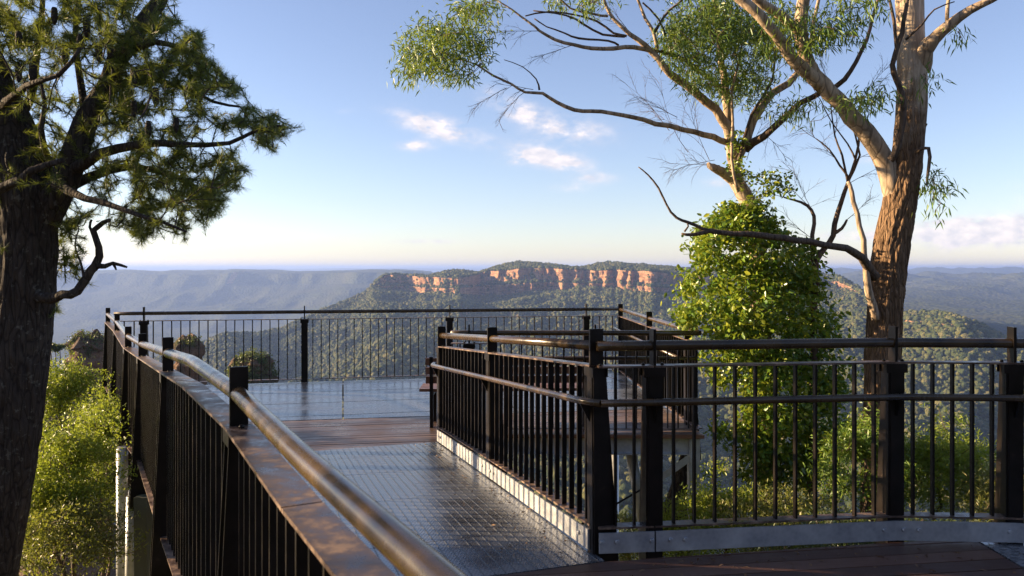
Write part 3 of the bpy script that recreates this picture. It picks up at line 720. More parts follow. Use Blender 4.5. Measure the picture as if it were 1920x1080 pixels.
def foliage(name, parts, mt, parent):
    vs = []; fs = []; b_ = 0
    for v, f in parts: vs.append(v); fs.append(f + b_); b_ += len(v)
    return add(name, mesh_np(name, np.concatenate(vs), np.concatenate(fs), mt), parent)
def unit(n):
    v = rng.normal(size=(n, 3)); return v / np.linalg.norm(v, axis=1)[:, None]
def pl(pts, d, dj=0.0):
    """px polyline [(x,y,width_px[,depth])] -> points and radii"""
    P = []; Rr = []
    for q in pts:
        dd = q[3] if len(q) > 3 else d
        P.append(at(q[0], q[1], dd)); Rr.append(q[2] / 2 / F * dd)
    return P, Rr
def densify(P, Rr, step=.12, wob=.012):
    """Catmull-Rom through the points with a little wobble"""
    out = []; rr = []
    n = len(P)
    for i in range(n - 1):
        p0, p1, p2, p3 = P[max(i - 1, 0)], P[i], P[i + 1], P[min(i + 2, n - 1)]
        m_ = max(2, int((p2 - p1).length / step))
        for k in range(m_):
            t_ = k / m_; q = .5 * ((2 * p1) + (p2 - p0) * t_ + (2 * p0 - 5 * p1 + 4 * p2 - p3) * t_ * t_ + (3 * p1 - p0 - 3 * p2 + p3) * t_ ** 3)
            r_ = Rr[i] * (1 - t_) + Rr[i + 1] * t_
            out.append(q + Vector((random.uniform(-1, 1), random.uniform(-1, 1), random.uniform(-1, 1))) * min(wob, r_ * .35)); rr.append(r_ * (random.uniform(.96, 1.04) if wob else 1))
    out.append(P[-1]); rr.append(Rr[-1]); return out, rr
def twig_system(mb, nodes, targets, r0=.010, r1=.003, sag=.06, seg=.10, cap=2.5, n=4):
    """join every target to the nearest existing wood; returns end directions"""
    N = [np.array(p) for p in nodes]; cur = np.array(N); T = np.array(targets)
    d0 = np.array([np.min(np.sum((cur - t_) ** 2, 1)) for t_ in T]); order = np.argsort(d0); dirs = np.zeros((len(T), 3))
    buf = np.zeros((len(N) + len(T) * 14, 3)); buf[:len(N)] = cur; cnt = len(N)
    for i in order:
        t_ = T[i]; j = int(np.argmin(np.sum((buf[:cnt] - t_) ** 2, 1))); a = buf[j]; L = np.linalg.norm(t_ - a)
        if L < 1e-3: dirs[i] = (0, 0, 1); continue
        m_ = min(12, max(2, int(L / seg))); side = rng.normal(size=3) * L * .10; pts_ = []
        for k in range(m_ + 1):
            s_ = k / m_; pts_.append(a * (1 - s_) + t_ * s_ + side * math.sin(math.pi * s_) + rng.normal(size=3) * .006 * (0 < s_ < 1) - np.array((0, 0, sag * L * math.sin(math.pi * s_))))
        rr = min(r0, r1 + L * .008)
        mb.tube([Vector(p) for p in pts_], [rr * (1 - k / m_) + r1 * k / m_ for k in range(m_ + 1)], n, False)
        dd = pts_[-1] - pts_[-2]; dirs[i] = dd / (np.linalg.norm(dd) + 1e-9)
        for p in pts_[1:]: buf[cnt] = p; cnt += 1
    return T, dirs
def inside_poly(x, y, poly):
    c = False; n = len(poly)
    for i in range(n):
        x0, y0 = poly[i]; x1, y1 = poly[(i + 1) % n]
        if (y0 > y) != (y1 > y) and x < (x1 - x0) * (y - y0) / (y1 - y0) + x0: c = not c
    return c

def bark_tube(mb, P_, R_, n=96, amp=.06, fur=16, zs=2.2, seed=1, smooth_above=None):
    b = len(mb.v); ref = None; dist = 0
    for i, p in enumerate(P_):
        d = (P_[min(i + 1, len(P_) - 1)] - P_[max(i - 1, 0)]).normalized()
        if ref is None: ref = Vector((1, 0, 0))
        ref = (ref - d * ref.dot(d)).normalized(); bi = d.cross(ref)
        if i: dist += (P_[i] - P_[i - 1]).length
        k = np.arange(n); a = 2 * math.pi * k / n; ca, sa = np.cos(a), np.sin(a)
        q = fur / 6.283
        ra = ridged(ca * q + 9, sa * q + dist * zs * .35, seed, 2) * .5 + vnoise(ca * q * 2.1, sa * q * 2.1 + dist * zs * 2.5, seed + 5) * .5
        lump = vnoise(ca * 1.1 + 5, sa * 1.1 + dist * 1.3, seed + 9)
        am = amp
        if smooth_above is not None: am = amp * min(1, max(.12, (smooth_above - p.z) * .8 + .5))
        rr = R_[i] * (1 + am * ra + .07 * lump)
        for j in range(n): mb.v.append(tuple(p + (ref * ca[j] + bi * sa[j]) * rr[j]))
    for i in range(len(P_) - 1):
        for k in range(n): mb.f.append([b + i * n + k, b + i * n + (k + 1) % n, b + (i + 1) * n + (k + 1) % n, b + (i + 1) * n + k]); mb.sm.append(True)
def spray(mb, p, d, L, r, lvl, sag=.25, spread=.5):
    pts_ = [p]; dd = d.normalized(); n = 5; kids = []
    for k in range(n):
        dd = (dd + Vector((random.gauss(0, .09), random.gauss(0, .09), random.gauss(0, .09) - sag * .12))).normalized()
        pts_.append(pts_[-1] + dd * L / n)
        if lvl > 0:
            for _ in range(2 if random.random() < .45 else 1): kids.append((pts_[-1], (dd + Vector((random.gauss(0, spread), random.gauss(0, spread), random.gauss(0, spread)))).normalized(), L * random.uniform(.4, .62) * (1 - .08 * k)))
    mb.tube(pts_, [r * (1 - .14 * k) for k in range(n + 1)], 4, False)
    for q, e, l in kids: spray(mb, q, e, l, r * .55, lvl - 1, sag, spread)
# ---- the tree at the left edge
D0 = 4.75
lt = empty('needle_leaved_tree', (at(10, 1080, D0).x, D0, -3)); tag(lt, 'dark barked tree at the left edge with whorls of needle leaves and hanging seed cones', 'tree')
mbt = MB(); skel = []
def limb(mb, pts, d=D0, n=12, keep=True, wob=.012, sk=None):
    P_, R_ = pl(pts, d); P_, R_ = densify(P_, R_, wob=wob); mb.tube(P_, R_, n)
    if keep: (skel if sk is None else sk).extend([tuple(p) for p in P_])
P_, R_ = pl([(-90, 1500, 130), (-55, 1200, 112), (-30, 1080, 102), (5, 900, 98), (22, 800, 98), (35, 700, 97), (48, 560, 98), (52, 440, 100), (46, 370, 112), (30, 300, 100), (5, 220, 84), (-30, 130, 70), (-60, 0, 60), (-80, -200, 50)], D0)
P_, R_ = densify(P_, R_, .022, .0); bark_tube(mbt, P_, R_, 170, .085, 34, 5.0, 3); skel += [tuple(p) for p in P_[len(P_) // 2::3]]
mbt.build('trunk', M['bark_left'], lt)
mbl = MB()
LIMBS = [[(60, 430, 70), (105, 370, 58), (132, 315, 48), (160, 235, 42, 4.8), (200, 155, 36, 4.9), (245, 80, 32, 5.0), (295, 5, 28, 5.1), (350, -90, 20, 5.2)],
 [(128, 320, 26), (185, 290, 20, 4.6), (260, 270, 15, 4.5), (340, 272, 11, 4.5), (430, 268, 8, 4.5), (480, 245, 6, 4.5), (528, 236, 4, 4.5)],
 [(110, 365, 24, 4.9), (170, 335, 18, 5.0), (240, 312, 14, 5.2), (330, 330, 10, 5.3), (400, 372, 7, 5.3)],
 [(100, 345, 20, 4.6), (160, 370, 13, 4.4), (230, 392, 10, 4.3), (300, 415, 7, 4.2), (350, 435, 4, 4.2)],
 [(190, 170, 18, 5.0), (260, 150, 13, 5.1), (330, 160, 9, 5.1), (400, 190, 6, 5.1), (450, 200, 4, 5.1)],
 [(235, 95, 16, 4.8), (290, 80, 11, 4.6), (340, 90, 8, 4.5), (380, 130, 5, 4.5)],
 [(-20, 365, 20, 4.4), (40, 335, 17, 4.3), (80, 310, 14, 4.3), (120, 300, 9, 4.3)],
 [(20, 250, 20, 5), (60, 180, 15, 5.2), (70, 90, 12, 5.3), (80, 0, 9, 5.3)],
 [(0, 200, 16, 4.5), (50, 160, 12, 4.3), (110, 140, 9, 4.2), (150, 90, 6, 4.2)],
 [(165, 230, 16, 5), (150, 150, 13, 5.2), (140, 70, 10, 5.3), (150, -20, 8, 5.3)],
 [(90, 300, 12, 4.5), (75, 240, 10, 4.4), (85, 195, 7, 4.4), (75, 150, 5, 4.4)],
 [(70, 380, 14, 5.3), (10, 430, 10, 5.8), (-60, 450, 8, 6.0)]]
for L_ in LIMBS: limb(mbl, L_)
dead = [[(55, 560, 26, 4.75), (92, 557, 20, 4.6), (118, 554, 17), (142, 543, 17), (162, 520, 16), (180, 497, 16), (186, 465, 13), (176, 440, 11), (182, 425, 10), (206, 412, 7)],
        [(178, 500, 12), (198, 500, 9), (212, 493, 7), (238, 501, 4)], [(212, 493, 6), (218, 506, 3)], [(176, 440, 7), (168, 425, 5), (172, 412, 4)], [(158, 525, 6), (150, 490, 4), (140, 460, 3), (148, 430, 2)]]
for L_ in dead: limb(mbl, L_, 4.55)
mbl.build('limb', M['bark_left'], lt)
outl = [(-120, -60), (310, -40), (332, 20), (340, 60), (378, 60), (385, 105), (430, 145), (462, 150), (440, 190), (500, 190), (520, 215), (560, 238), (515, 285), (450, 262), (440, 300), (478, 330), (470, 350), (420, 360), (425, 405), (370, 420), (352, 455), (310, 420), (260, 458), (225, 405), (190, 400), (120, 440), (100, 360), (-120, 360)]
T = []; tries = 0
while len(T) < 2700 and tries < 60000:
    tries += 1
    x = random.uniform(-100, 560); y = random.uniform(-60, 460)
    if not inside_poly(x, y, outl): continue
    if x < 215 and y > 90 and random.random() < .55: continue
    if vnoise(x / 26, y / 19, 3) < -.30: continue
    T.append(tuple(at(x, y, random.gauss(4.95, .36))))
for (cx, cy, rx, ry, n_) in [(125, 490, 34, 34, 34), (130, 420, 40, 30, 34), (105, 575, 12, 12, 8), (8, 470, 20, 90, 26), (250, 430, 30, 24, 16)]:
    for _ in range(n_): T.append(tuple(at(random.gauss(cx, rx * .6), random.gauss(cy, ry * .6), random.gauss(5.0, .25))))
mtw = MB(); TP, TD = twig_system(mtw, skel, T, .009, .0028, .03)
tw = mtw.build('twig', M['bark_left'], lt); tw['kind'] = 'stuff'
parts = []
for whorl, (n_, back) in enumerate(((20, 0.), (18, .028), (16, .056), (13, .085), (9, .115))):
    base = np.repeat(TP - TD * back, n_, 0); ax = np.repeat(TD, n_, 0); D = ax * rng.uniform(.45, 1.3, (len(base), 1)) + unit(len(base)) * .75
    base = base + ax * rng.uniform(-.02, .02, (len(base), 1))
    parts.append(leaves('needle', base, D, rng.uniform(.032, .072, len(base)), np.full(len(base), .0013)))
fo = foliage('foliage', parts, M['needle'], lt); fo['kind'] = 'stuff'
for cx, cy, s_ in [(162, 52, 1), (150, 80, .9), (122, 105, 1), (206, 90, 1), (62, 135, 1.1), (35, 138, .9), (251, 143, 1), (292, 182, 1), (251, 205, .9), (278, 243, .9), (185, 98, 1), (102, 30, .9), (35, 75, .9), (15, 300, .8), (330, 235, .8)]:
    c = at(cx, cy, 4.45); mb_ = MB(); n_ = 9
    mb_.tube([c + Vector((0, 0, .055 * s_ - .11 * s_ * k / n_)) for k in range(n_ + 1)], [.021 * s_ * (.35 + .65 * math.sin(math.pi * min(1, (k + .6) / n_)) ** .5) * random.uniform(.92, 1.08) for k in range(n_ + 1)], 10)
    mb_.build('seed_cone', M['cone'], lt)

# ---- the gum tree on the right
def gum_leaves(centres, dirs, per, L=(.07, .12), W=.008, spread=.10, droop=.9):
    n_ = len(centres) * per; base = np.repeat(centres, per, 0) + rng.normal(size=(n_, 3)) * spread * np.array((1, 1, .8))
    D = np.repeat(dirs, per, 0) * .5 + unit(n_) * .8 + np.array((0, 0, -droop)); return leaves('lance', base, D, rng.uniform(L[0], L[1], n_), np.full(n_, W))
DG = 8.7
gt = empty('gum_tree', (at(1655, 1000, DG).x, DG, -3.0)); tag(gt, 'tall gum tree with rough lower bark and pale forked limbs behind the nearest balustrade', 'tree')
P_, R_ = pl([(1648, 1300, 74), (1650, 1000, 66), (1653, 760, 60), (1656, 640, 60), (1661, 560, 60), (1671, 470, 58), (1683, 400, 56), (1693, 340, 55), (1700, 300, 52), (1706, 240, 50), (1710, 180, 50), (1711, 120, 50), (1709, 60, 46), (1705, 0, 48), (1700, -120, 42)], DG)
P_, R_ = densify(P_, R_, .035, .0); mb_ = MB(); bark_tube(mb_, P_, R_, 130, .13, 22, 5.0, 8, 3.3); mb_.build('trunk', M['bark_gum'], gt)
gsk = [tuple(p) for p in P_[-30:]]
for L_ in [[(1680, 400, 30), (1668, 335, 38), (1652, 292, 36), (1622, 248, 34, 8.6), (1583, 203, 31, 8.5), (1543, 160, 29, 8.4), (1514, 120, 27, 8.4), (1503, 75, 25, 8.4), (1504, 20, 23, 8.4), (1514, -60, 20, 8.4)],
 [(1545, 165, 26, 8.42), (1505, 128, 24, 8.3), (1478, 100, 22, 8.2), (1455, 65, 20, 8.1), (1425, 30, 19, 8.0), (1385, -5, 17, 8.0), (1340, -50, 14, 8)],
 [(1506, 70, 18, 8.4), (1480, 42, 18, 8.3), (1450, 20, 17, 8.2), (1415, -5, 16, 8.1), (1380, -50, 12, 8)],
 [(1722, 130, 44), (1732, 95, 34, 8.6), (1752, 72, 24, 8.5), (1782, 45, 20, 8.4), (1820, 20, 16, 8.3), (1860, -2, 13, 8.2), (1930, -40, 9, 8.1)],
 [(1778, 48, 8, 8.4), (1776, 20, 7, 8.4), (1782, -10, 6, 8.4)]]:
    mb_ = MB(); limb(mb_, L_, DG, 18, True, .01, gsk); mb_.build('limb', M['bark_smooth'], gt)
for L_ in [[(1668, 300, 14, 8.5), (1684, 275, 12, 8.45), (1693, 185, 11, 8.4), (1680, 150, 11, 8.4), (1672, 122, 10, 8.4), (1686, 80, 9, 8.4), (1695, 40, 8, 8.4), (1702, -10, 7, 8.4)],
 [(1672, 122, 9, 8.4), (1682, 95, 7, 8.4), (1676, 40, 6, 8.4), (1668, 0, 5, 8.4)], [(1698, 75, 5, 8.4), (1730, 45, 4, 8.3), (1752, 18, 3, 8.3), (1790, 3, 2, 8.2)],
 [(1640, 520, 20, 8.5), (1615, 483, 16, 8.3), (1585, 466, 14, 8.1), (1545, 458, 12, 8.0), (1490, 450, 12, 7.9), (1430, 443, 12, 7.8), (1375, 437, 10, 7.8), (1330, 434, 9, 7.8), (1300, 440, 7, 7.8), (1278, 438, 4, 7.8)],
 [(1350, 437, 7, 7.8), (1318, 428, 7, 7.8), (1290, 416, 6, 7.8), (1268, 408, 5, 7.8), (1250, 385, 4, 7.8), (1235, 352, 4, 7.8), (1215, 328, 3, 7.8), (1197, 313, 2, 7.8)], [(1283, 434, 4, 7.8), (1290, 424, 3, 7.8), (1288, 416, 3, 7.8)],
 [(1705, 335, 6), (1722, 270, 4), (1738, 232, 3)], [(1716, 285, 8, 8.5), (1742, 278, 7, 8.4), (1741, 315, 6, 8.4), (1738, 350, 3, 8.4)]]:
    mb_ = MB(); limb(mb_, L_, DG, 8, True, .012, gsk); mb_.build('branch', M['bark_twig'], gt)
mb_ = MB(); limb(mb_, [(1642, 600, 14, 8.5), (1636, 570, 16, 8.5), (1627, 545, 14, 8.45), (1622, 500, 11, 8.4), (1618, 450, 10, 8.4), (1606, 400, 9, 8.4), (1597, 360, 8, 8.4), (1590, 340, 7, 8.4)], DG, 10, True, .01, gsk); mb_.build('branch', M['bark_smooth'], gt)
T = []
for (cx, cy, rx, ry, n_, d) in [(1755, 352, 16, 46, 16, 8.4), (1740, 140, 16, 16, 4, 8.5), (1800, 60, 12, 8, 4, 8.3), (1500, 60, 70, 50, 60, 8.3), (1560, 40, 60, 40, 50, 8.2), (1600, 190, 45, 16, 18, 8.3), (1640, 180, 20, 14, 10, 8.2), (1490, 205, 42, 18, 18, 8.6), (1620, -20, 60, 30, 30, 8)]:
    for _ in range(n_): T.append(tuple(at(random.gauss(cx, rx * .6), random.gauss(cy, ry * .6), random.gauss(d, .25))))
mb_ = MB(); TP, TD = twig_system(mb_, gsk, T, .010, .0028, .06); o = mb_.build('twig', M['bark_twig'], gt); o['kind'] = 'stuff'
fo = foliage('foliage', [gum_leaves(TP, TD, 13, spread=.07)], M['gum_leaf'], gt); fo['kind'] = 'stuff'

# ---- the second gum behind, its foot wrapped in a vine
DV = 9.6
vt = empty('slender_gum_tree', (at(1430, 1000, DV).x, DV, -3.2)); tag(vt, 'slender many branched gum tree rising out of a mound of vines', 'tree'); vsk = []
mb_ = MB(); limb(mb_, [(1450, 1250, 44), (1445, 900, 40), (1430, 700, 38), (1424, 540, 34), (1420, 450, 34), (1410, 400, 32), (1393, 360, 29), (1378, 325, 25), (1377, 290, 21), (1371, 255, 18), (1362, 200, 16), (1356, 140, 13), (1348, 80, 11), (1340, 0, 7), (1335, -40, 5)], DV, 18, True, .012, vsk); mb_.build('trunk', M['bark_smooth'], vt)
mb_ = MB(); limb(mb_, [(1392, 356, 26), (1374, 338, 22), (1354, 324, 18, 9.5), (1336, 314, 15, 9.4), (1328, 306, 7, 9.4)], DV, 12, False); mb_.build('broken_stub', M['bark_smooth'], vt)
for L_, mm in [([(1376, 300, 28), (1366, 240, 24, 9.5), (1340, 205, 20, 9.4), (1305, 175, 19, 9.3), (1272, 148, 18, 9.2), (1245, 125, 16, 9.1), (1222, 97, 14, 9.1), (1195, 75, 11, 9), (1165, 50, 9, 9), (1140, 20, 7, 9), (1125, -20, 5, 9)], 'bark_smooth'),
 ([(1225, 98, 10, 9.1), (1190, 88, 10, 9), (1150, 90, 10, 8.9), (1110, 92, 9, 8.9), (1075, 84, 8, 8.8), (1040, 75, 7, 8.8), (1012, 58, 6, 8.7), (990, 40, 5, 8.7), (960, 18, 4, 8.7), (930, 0, 3, 8.7)], 'bark_smooth'),
 ([(1378, 272, 16, 9.6), (1352, 262, 14, 9.5), (1320, 252, 13, 9.4), (1280, 243, 12, 9.3), (1230, 231, 11, 9.2), (1190, 220, 10, 9.1), (1150, 212, 9, 9), (1110, 208, 9, 9), (1075, 206, 9, 8.9), (1045, 192, 8, 8.9), (1018, 175, 7, 8.8), (985, 172, 6, 8.8), (960, 158, 5, 8.8), (925, 142, 5, 8.8), (895, 122, 4, 8.8), (860, 110, 3, 8.8), (825, 95, 3, 8.8)], 'bark_smooth'),
 ([(1382, 300, 22), (1405, 250, 20, 9.6), (1425, 205, 18, 9.6), (1450, 175, 16, 9.7), (1480, 155, 15, 9.7), (1500, 130, 13, 9.8), (1520, 80, 10, 9.8), (1530, 20, 8, 9.8), (1545, -40, 6, 9.8)], 'bark_smooth'),
 ([(1395, 280, 20), (1430, 255, 17, 9.4), (1465, 228, 15, 9.3), (1500, 195, 13, 9.2), (1545, 172, 12, 9.1), (1582, 150, 11, 9), (1605, 115, 9, 9), (1625, 75, 8, 9), (1636, 35, 7, 9), (1648, -10, 6, 9)], 'bark_twig'),
 ([(1352, 165, 11, 9.5), (1318, 138, 10, 9.4), (1290, 115, 9, 9.3), (1262, 103, 8, 9.3), (1235, 96, 6, 9.2), (1200, 88, 5, 9.2)], 'bark_twig'),
 ([(1232, 98, 8, 9.1), (1226, 60, 8, 9.1), (1210, 35, 7, 9.1), (1198, 5, 6, 9.1), (1185, -30, 5, 9)], 'bark_smooth'),
 ([(1228, 60, 7, 9.1), (1245, 30, 6, 9.1), (1270, 8, 5, 9.1), (1290, -10, 4, 9)], 'bark_twig'), ([(1248, 65, 4, 9.1), (1235, 35, 4, 9.1), (1205, 5, 4, 9)], 'bark_twig'),
 ([(1175, 68, 6, 9), (1150, 62, 5, 9), (1120, 40, 5, 9), (1080, 28, 4, 8.9), (1030, 22, 4, 8.9), (985, 30, 3, 8.8)], 'bark_twig'),
 ([(1160, 85, 5, 8.9), (1140, 76, 5, 8.9), (1085, 72, 5, 8.8), (1060, 62, 4, 8.8), (1025, 50, 3, 8.8), (1002, 35, 3, 8.8)], 'bark_twig'),
 ([(1172, 68, 6, 9), (1130, 64, 5, 9), (1095, 46, 5, 8.9), (1060, 28, 4, 8.8), (1000, 20, 3, 8.8)], 'bark_twig'),
 ([(1140, 30, 6, 9), (1110, 26, 5, 8.9), (1070, 16, 4, 8.9), (1045, -10, 4, 8.8)], 'bark_smooth'),
 ([(1012, 168, 5, 8.8), (1005, 148, 3, 8.8), (980, 125, 2, 8.8), (945, 112, 1.6, 8.8)], 'bark_twig'),
 ([(1385, 360, 8, 9.3), (1372, 300, 7, 9.2), (1374, 230, 6, 9.2), (1372, 170, 6, 9.2), (1385, 120, 5, 9.2), (1395, 60, 4, 9.2)], 'bark_smooth'),
 ([(1385, 300, 8, 9.4), (1410, 215, 7, 9.4), (1448, 150, 5, 9.4), (1452, 90, 4, 9.4)], 'bark_twig')]:
    mb_ = MB(); limb(mb_, [(q[0], q[1], q[2] * .84, *q[3:]) for q in L_], DV, 10, True, .022, vsk); mb_.build('limb', M[mm], vt)
T = []
def blob(cx, cy, rx, ry, n_, d, dd=.35):
    for _ in range(int(n_ * 1.35)):
        a = random.uniform(0, 6.283); r_ = math.sqrt(random.random()); T.append(tuple(at(cx + rx * r_ * math.cos(a), cy + ry * r_ * math.sin(a), random.gauss(d, dd))))
for q in [(800, 95, 45, 55, 70, 8.8), (855, 100, 55, 50, 60, 8.8), (880, 60, 50, 40, 40, 8.8), (770, 120, 18, 30, 16, 8.8), (890, 12, 45, 18, 26, 8.7), (1090, 2, 60, 10, 18, 8.9), (1085, 22, 12, 8, 3, 8.9),
          (1320, 60, 75, 55, 130, 9.2), (1275, 85, 40, 38, 55, 9.2), (1360, 40, 60, 45, 80, 9.3), (1310, 140, 38, 30, 40, 9.3), (1415, 90, 45, 60, 80, 9.5), (1400, 160, 50, 40, 50, 9.6), (1460, 60, 50, 50, 50, 9.6), (1350, -20, 120, 30, 60, 9.3), (1345, 150, 50, 30, 24, 9.5)]: blob(*q)
mb_ = MB(); TP, TD = twig_system(mb_, vsk, T, .010, .0028, .05); o = mb_.build('twig', M['bark_twig'], vt); o['kind'] = 'stuff'
fo = foliage('foliage', [gum_leaves(TP, TD, 15, (.06, .11), .0075, .075, .5)], M['gum_leaf'], vt); fo['kind'] = 'stuff'
# bare sprays of dead twigs
T = []
for q in [(1200, 165, 45, 35, 26, 9.3), (1235, 210, 40, 40, 26, 9.3), (1290, 240, 50, 50, 30, 9.4), (930, 205, 55, 36, 34, 8.8), (1270, 300, 40, 25, 14, 9.4), (1340, 320, 40, 40, 14, 9.5), (1420, 320, 40, 40, 20, 9.5), (1330, 400, 60, 20, 8, 9.4)]: blob(*q, .2)
mb_ = MB()
for (x, y, dx_, dz_, L_, d) in [(1255, 245, -.5, .8, .75, 9.3), (1290, 285, -.6, .75, .9, 9.3), (1270, 220, -.9, .5, .55, 9.3), (1330, 300, -.5, .8, .8, 9.4), (1350, 310, -1, .05, .6, 9.4), (950, 165, -1, -.35, .42, 8.8), (985, 172, -.9, -.5, .45, 8.8), (1000, 168, -1, .05, .42, 8.8), (1075, 84, -1, -.2, .5, 8.8), (1010, 58, -1, .2, .4, 8.7), (1400, 300, .3, .8, .6, 9.5), (1430, 250, .5, -.3, .4, 9.5), (1310, 255, -.7, .6, .6, 9.4), (1340, 300, -1, -.1, .5, 9.4), (1180, 60, -.6, .7, .5, 9.0)]:
    spray(mb_, at(x, y, d), Vector((dx_, random.uniform(-.2, .2), dz_)), L_, .0045, 2, .5, .42)
o = mb_.build('dead_twig', M['bark_twig'], vt); o['kind'] = 'stuff'
# dead sapling between the two gums
dt = empty('dead_sapling', (at(1530, 900, 9.2).x, 9.2, -3.0)); tag(dt, 'leafless dead sapling between the two gum trees', 'tree'); dsk = []
mb_ = MB()
for L_ in [[(1520, 1100, 16), (1524, 800, 14), (1527, 600, 13), (1530, 492, 12), (1545, 470, 11), (1562, 440, 10), (1570, 400, 9), (1585, 358, 8), (1592, 335, 6), (1604, 300, 5), (1612, 250, 4)], [(1562, 440, 7), (1578, 428, 6), (1588, 412, 4)], [(1527, 520, 9), (1524, 440, 8), (1527, 405, 7), (1515, 385, 6), (1490, 375, 4), (1470, 370, 3)],
           [(1592, 335, 5), (1575, 310, 4), (1555, 280, 3), (1530, 260, 2)], [(1590, 345, 5), (1578, 290, 4), (1565, 255, 3), (1558, 200, 2)], [(1590, 340, 5), (1612, 290, 4), (1600, 240, 3), (1615, 190, 2)], [(1604, 300, 4), (1590, 270, 3), (1560, 230, 2), (1540, 190, 2)]]: limb(mb_, L_, 9.2, 7, True, .014, dsk)
mb_.build('trunk', M['bark_twig'], dt); T = []
for q in [(1530, 300, 50, 60, 40, 9.2), (1600, 260, 45, 60, 34, 9.2), (1560, 350, 45, 40, 26, 9.2), (1500, 360, 40, 30, 20, 9.2), (1600, 180, 40, 30, 14, 9.2)]: blob(*q, .25)
mb_ = MB()
for (x, y, dx_, dz_, L_) in [(1612, 250, .1, 1, .6), (1558, 200, -.2, 1, .5), (1540, 190, -.5, .8, .5), (1530, 260, -.8, .5, .6), (1615, 190, .3, .9, .5), (1470, 370, -1, .3, .5), (1588, 412, .6, .5, .4), (1575, 310, -.7, .7, .6), (1590, 345, .7, .4, .6), (1527, 405, -.3, .9, .6), (1565, 255, .2, 1, .5), (1515, 385, -.7, .6, .6), (1604, 300, .8, .5, .5), (1527, 450, -.8, .6, .5)]:
    spray(mb_, at(x, y, 9.2), Vector((dx_, random.uniform(-.3, .3), dz_)), L_, .0045, 2, .3, .45)
o = mb_.build('dead_twig', M['bark_twig'], dt); o['kind'] = 'stuff'

# ---- vine mound
vn = empty('vine_mound', (at(1440, 1000, 9.3).x, 9.3, -3.0)); tag(vn, 'tall mound of glossy green vine leaves smothering the foot of the slender gum tree', 'vine')
def mound(prof, d, n_clump, per, Lr, Wd, spread, dr=.75):
    """prof: [(y, cx, halfwidth)] in px; leaves in clumps close to the surface of the volume"""
    ys_ = [p[0] for p in prof]; T_ = []
    while len(T_) < n_clump:
        y = random.uniform(ys_[0], ys_[-1]); cx = np.interp(y, ys_, [p[1] for p in prof]); hw = np.interp(y, ys_, [p[2] for p in prof]) + 20 * float(vnoise(y / 27, 3.5, 66)); cx += 13 * float(vnoise(y / 33, 9.5, 67)); hw = max(hw, 8)
        if random.random() > hw / max(p[2] for p in prof) + .1: continue
        if float(vnoise(y / 17, random.choice([0, 1]) + cx / 40, 77)) < -.75: continue
        a = random.uniform(0, 6.283); r_ = (random.random() ** .35) * (1 + .30 * float(vnoise(a * 2.2 + 9, y / 34, 8)) + .10 * float(vnoise(a * 5, y / 14, 18)))
        if float(vnoise(hw * r_ * math.cos(a) / 15 + 50, y / 12, 91)) + .6 * float(vnoise(a * 3, y / 9, 92)) < -.17: continue
        T_.append(tuple(at(cx + hw * r_ * math.cos(a), y, d + hw / F * d * dr * r_ * math.sin(a))))
    C_ = np.array(T_); n_ = len(C_) * per; base = np.repeat(C_, per, 0) + rng.normal(size=(n_, 3)) * spread
    ctr = np.array([[at(np.interp(0, [0], [0]), 0, d)[0], 0, 0]]) * 0
    D = unit(n_) * .9 + np.array((0, -.25, -.25)); return C_, leaves('ovate', base, D, rng.uniform(Lr[0], Lr[1], n_) ** 1 * rng.uniform(.6, 1.25, n_), rng.uniform(Wd * .5, Wd * 1.3, n_))
vprof = [(385, 1395, 18), (402, 1392, 44), (430, 1386, 72), (450, 1400, 104), (480, 1410, 114), (520, 1420, 126), (560, 1432, 138), (600, 1437, 138), (640, 1440, 124), (700, 1470, 118), (760, 1478, 102), (850, 1478, 90), (910, 1470, 60)]
C_, lv = mound(vprof, 9.3, 2700, 10, (.05, .095), .020, .05)
mb_ = MB(); sel = C_[rng.choice(len(C_), 260, False)]; vs_ = [tuple(at(1440 + 20 * math.sin(k * .7), 1000 - k * 16, 9.5)) for k in range(38)]; twig_system(mb_, vs_, sel, .012, .003, .0); mb_.build('stem', M['bark_twig'], vn)['kind'] = 'stuff'
parts = [lv]
T = []
for q in [(1440, 335, 45, 14, 18, 9.3), (1465, 358, 34, 10, 12, 9.3), (1385, 300, 18, 50, 18, 9.4), (1375, 260, 12, 24, 6, 9.4), (1590, 690, 26, 20, 10, 9.2), (1560, 640, 26, 40, 14, 9.2), (1345, 800, 20, 10, 8, 9.2), (1425, 390, 22, 30, 20, 9.3)]: blob(*q, .12)
T = np.array(T); per = 8; base = np.repeat(T, per, 0) + rng.normal(size=(len(T) * per, 3)) * .035; parts.append(leaves('ovate', base, unit(len(base)) + np.array((0, 0, -.3)), rng.uniform(.04, .07, len(base)), rng.uniform(.011, .017, len(base))))
fo = foliage('foliage', parts, M['vine_leaf'], vn); fo['kind'] = 'stuff'
mb_ = MB(); twig_system(mb_, vs_, T[::2], .008, .003, .0); mb_.build('stem', M['bark_twig'], vn)['kind'] = 'stuff'

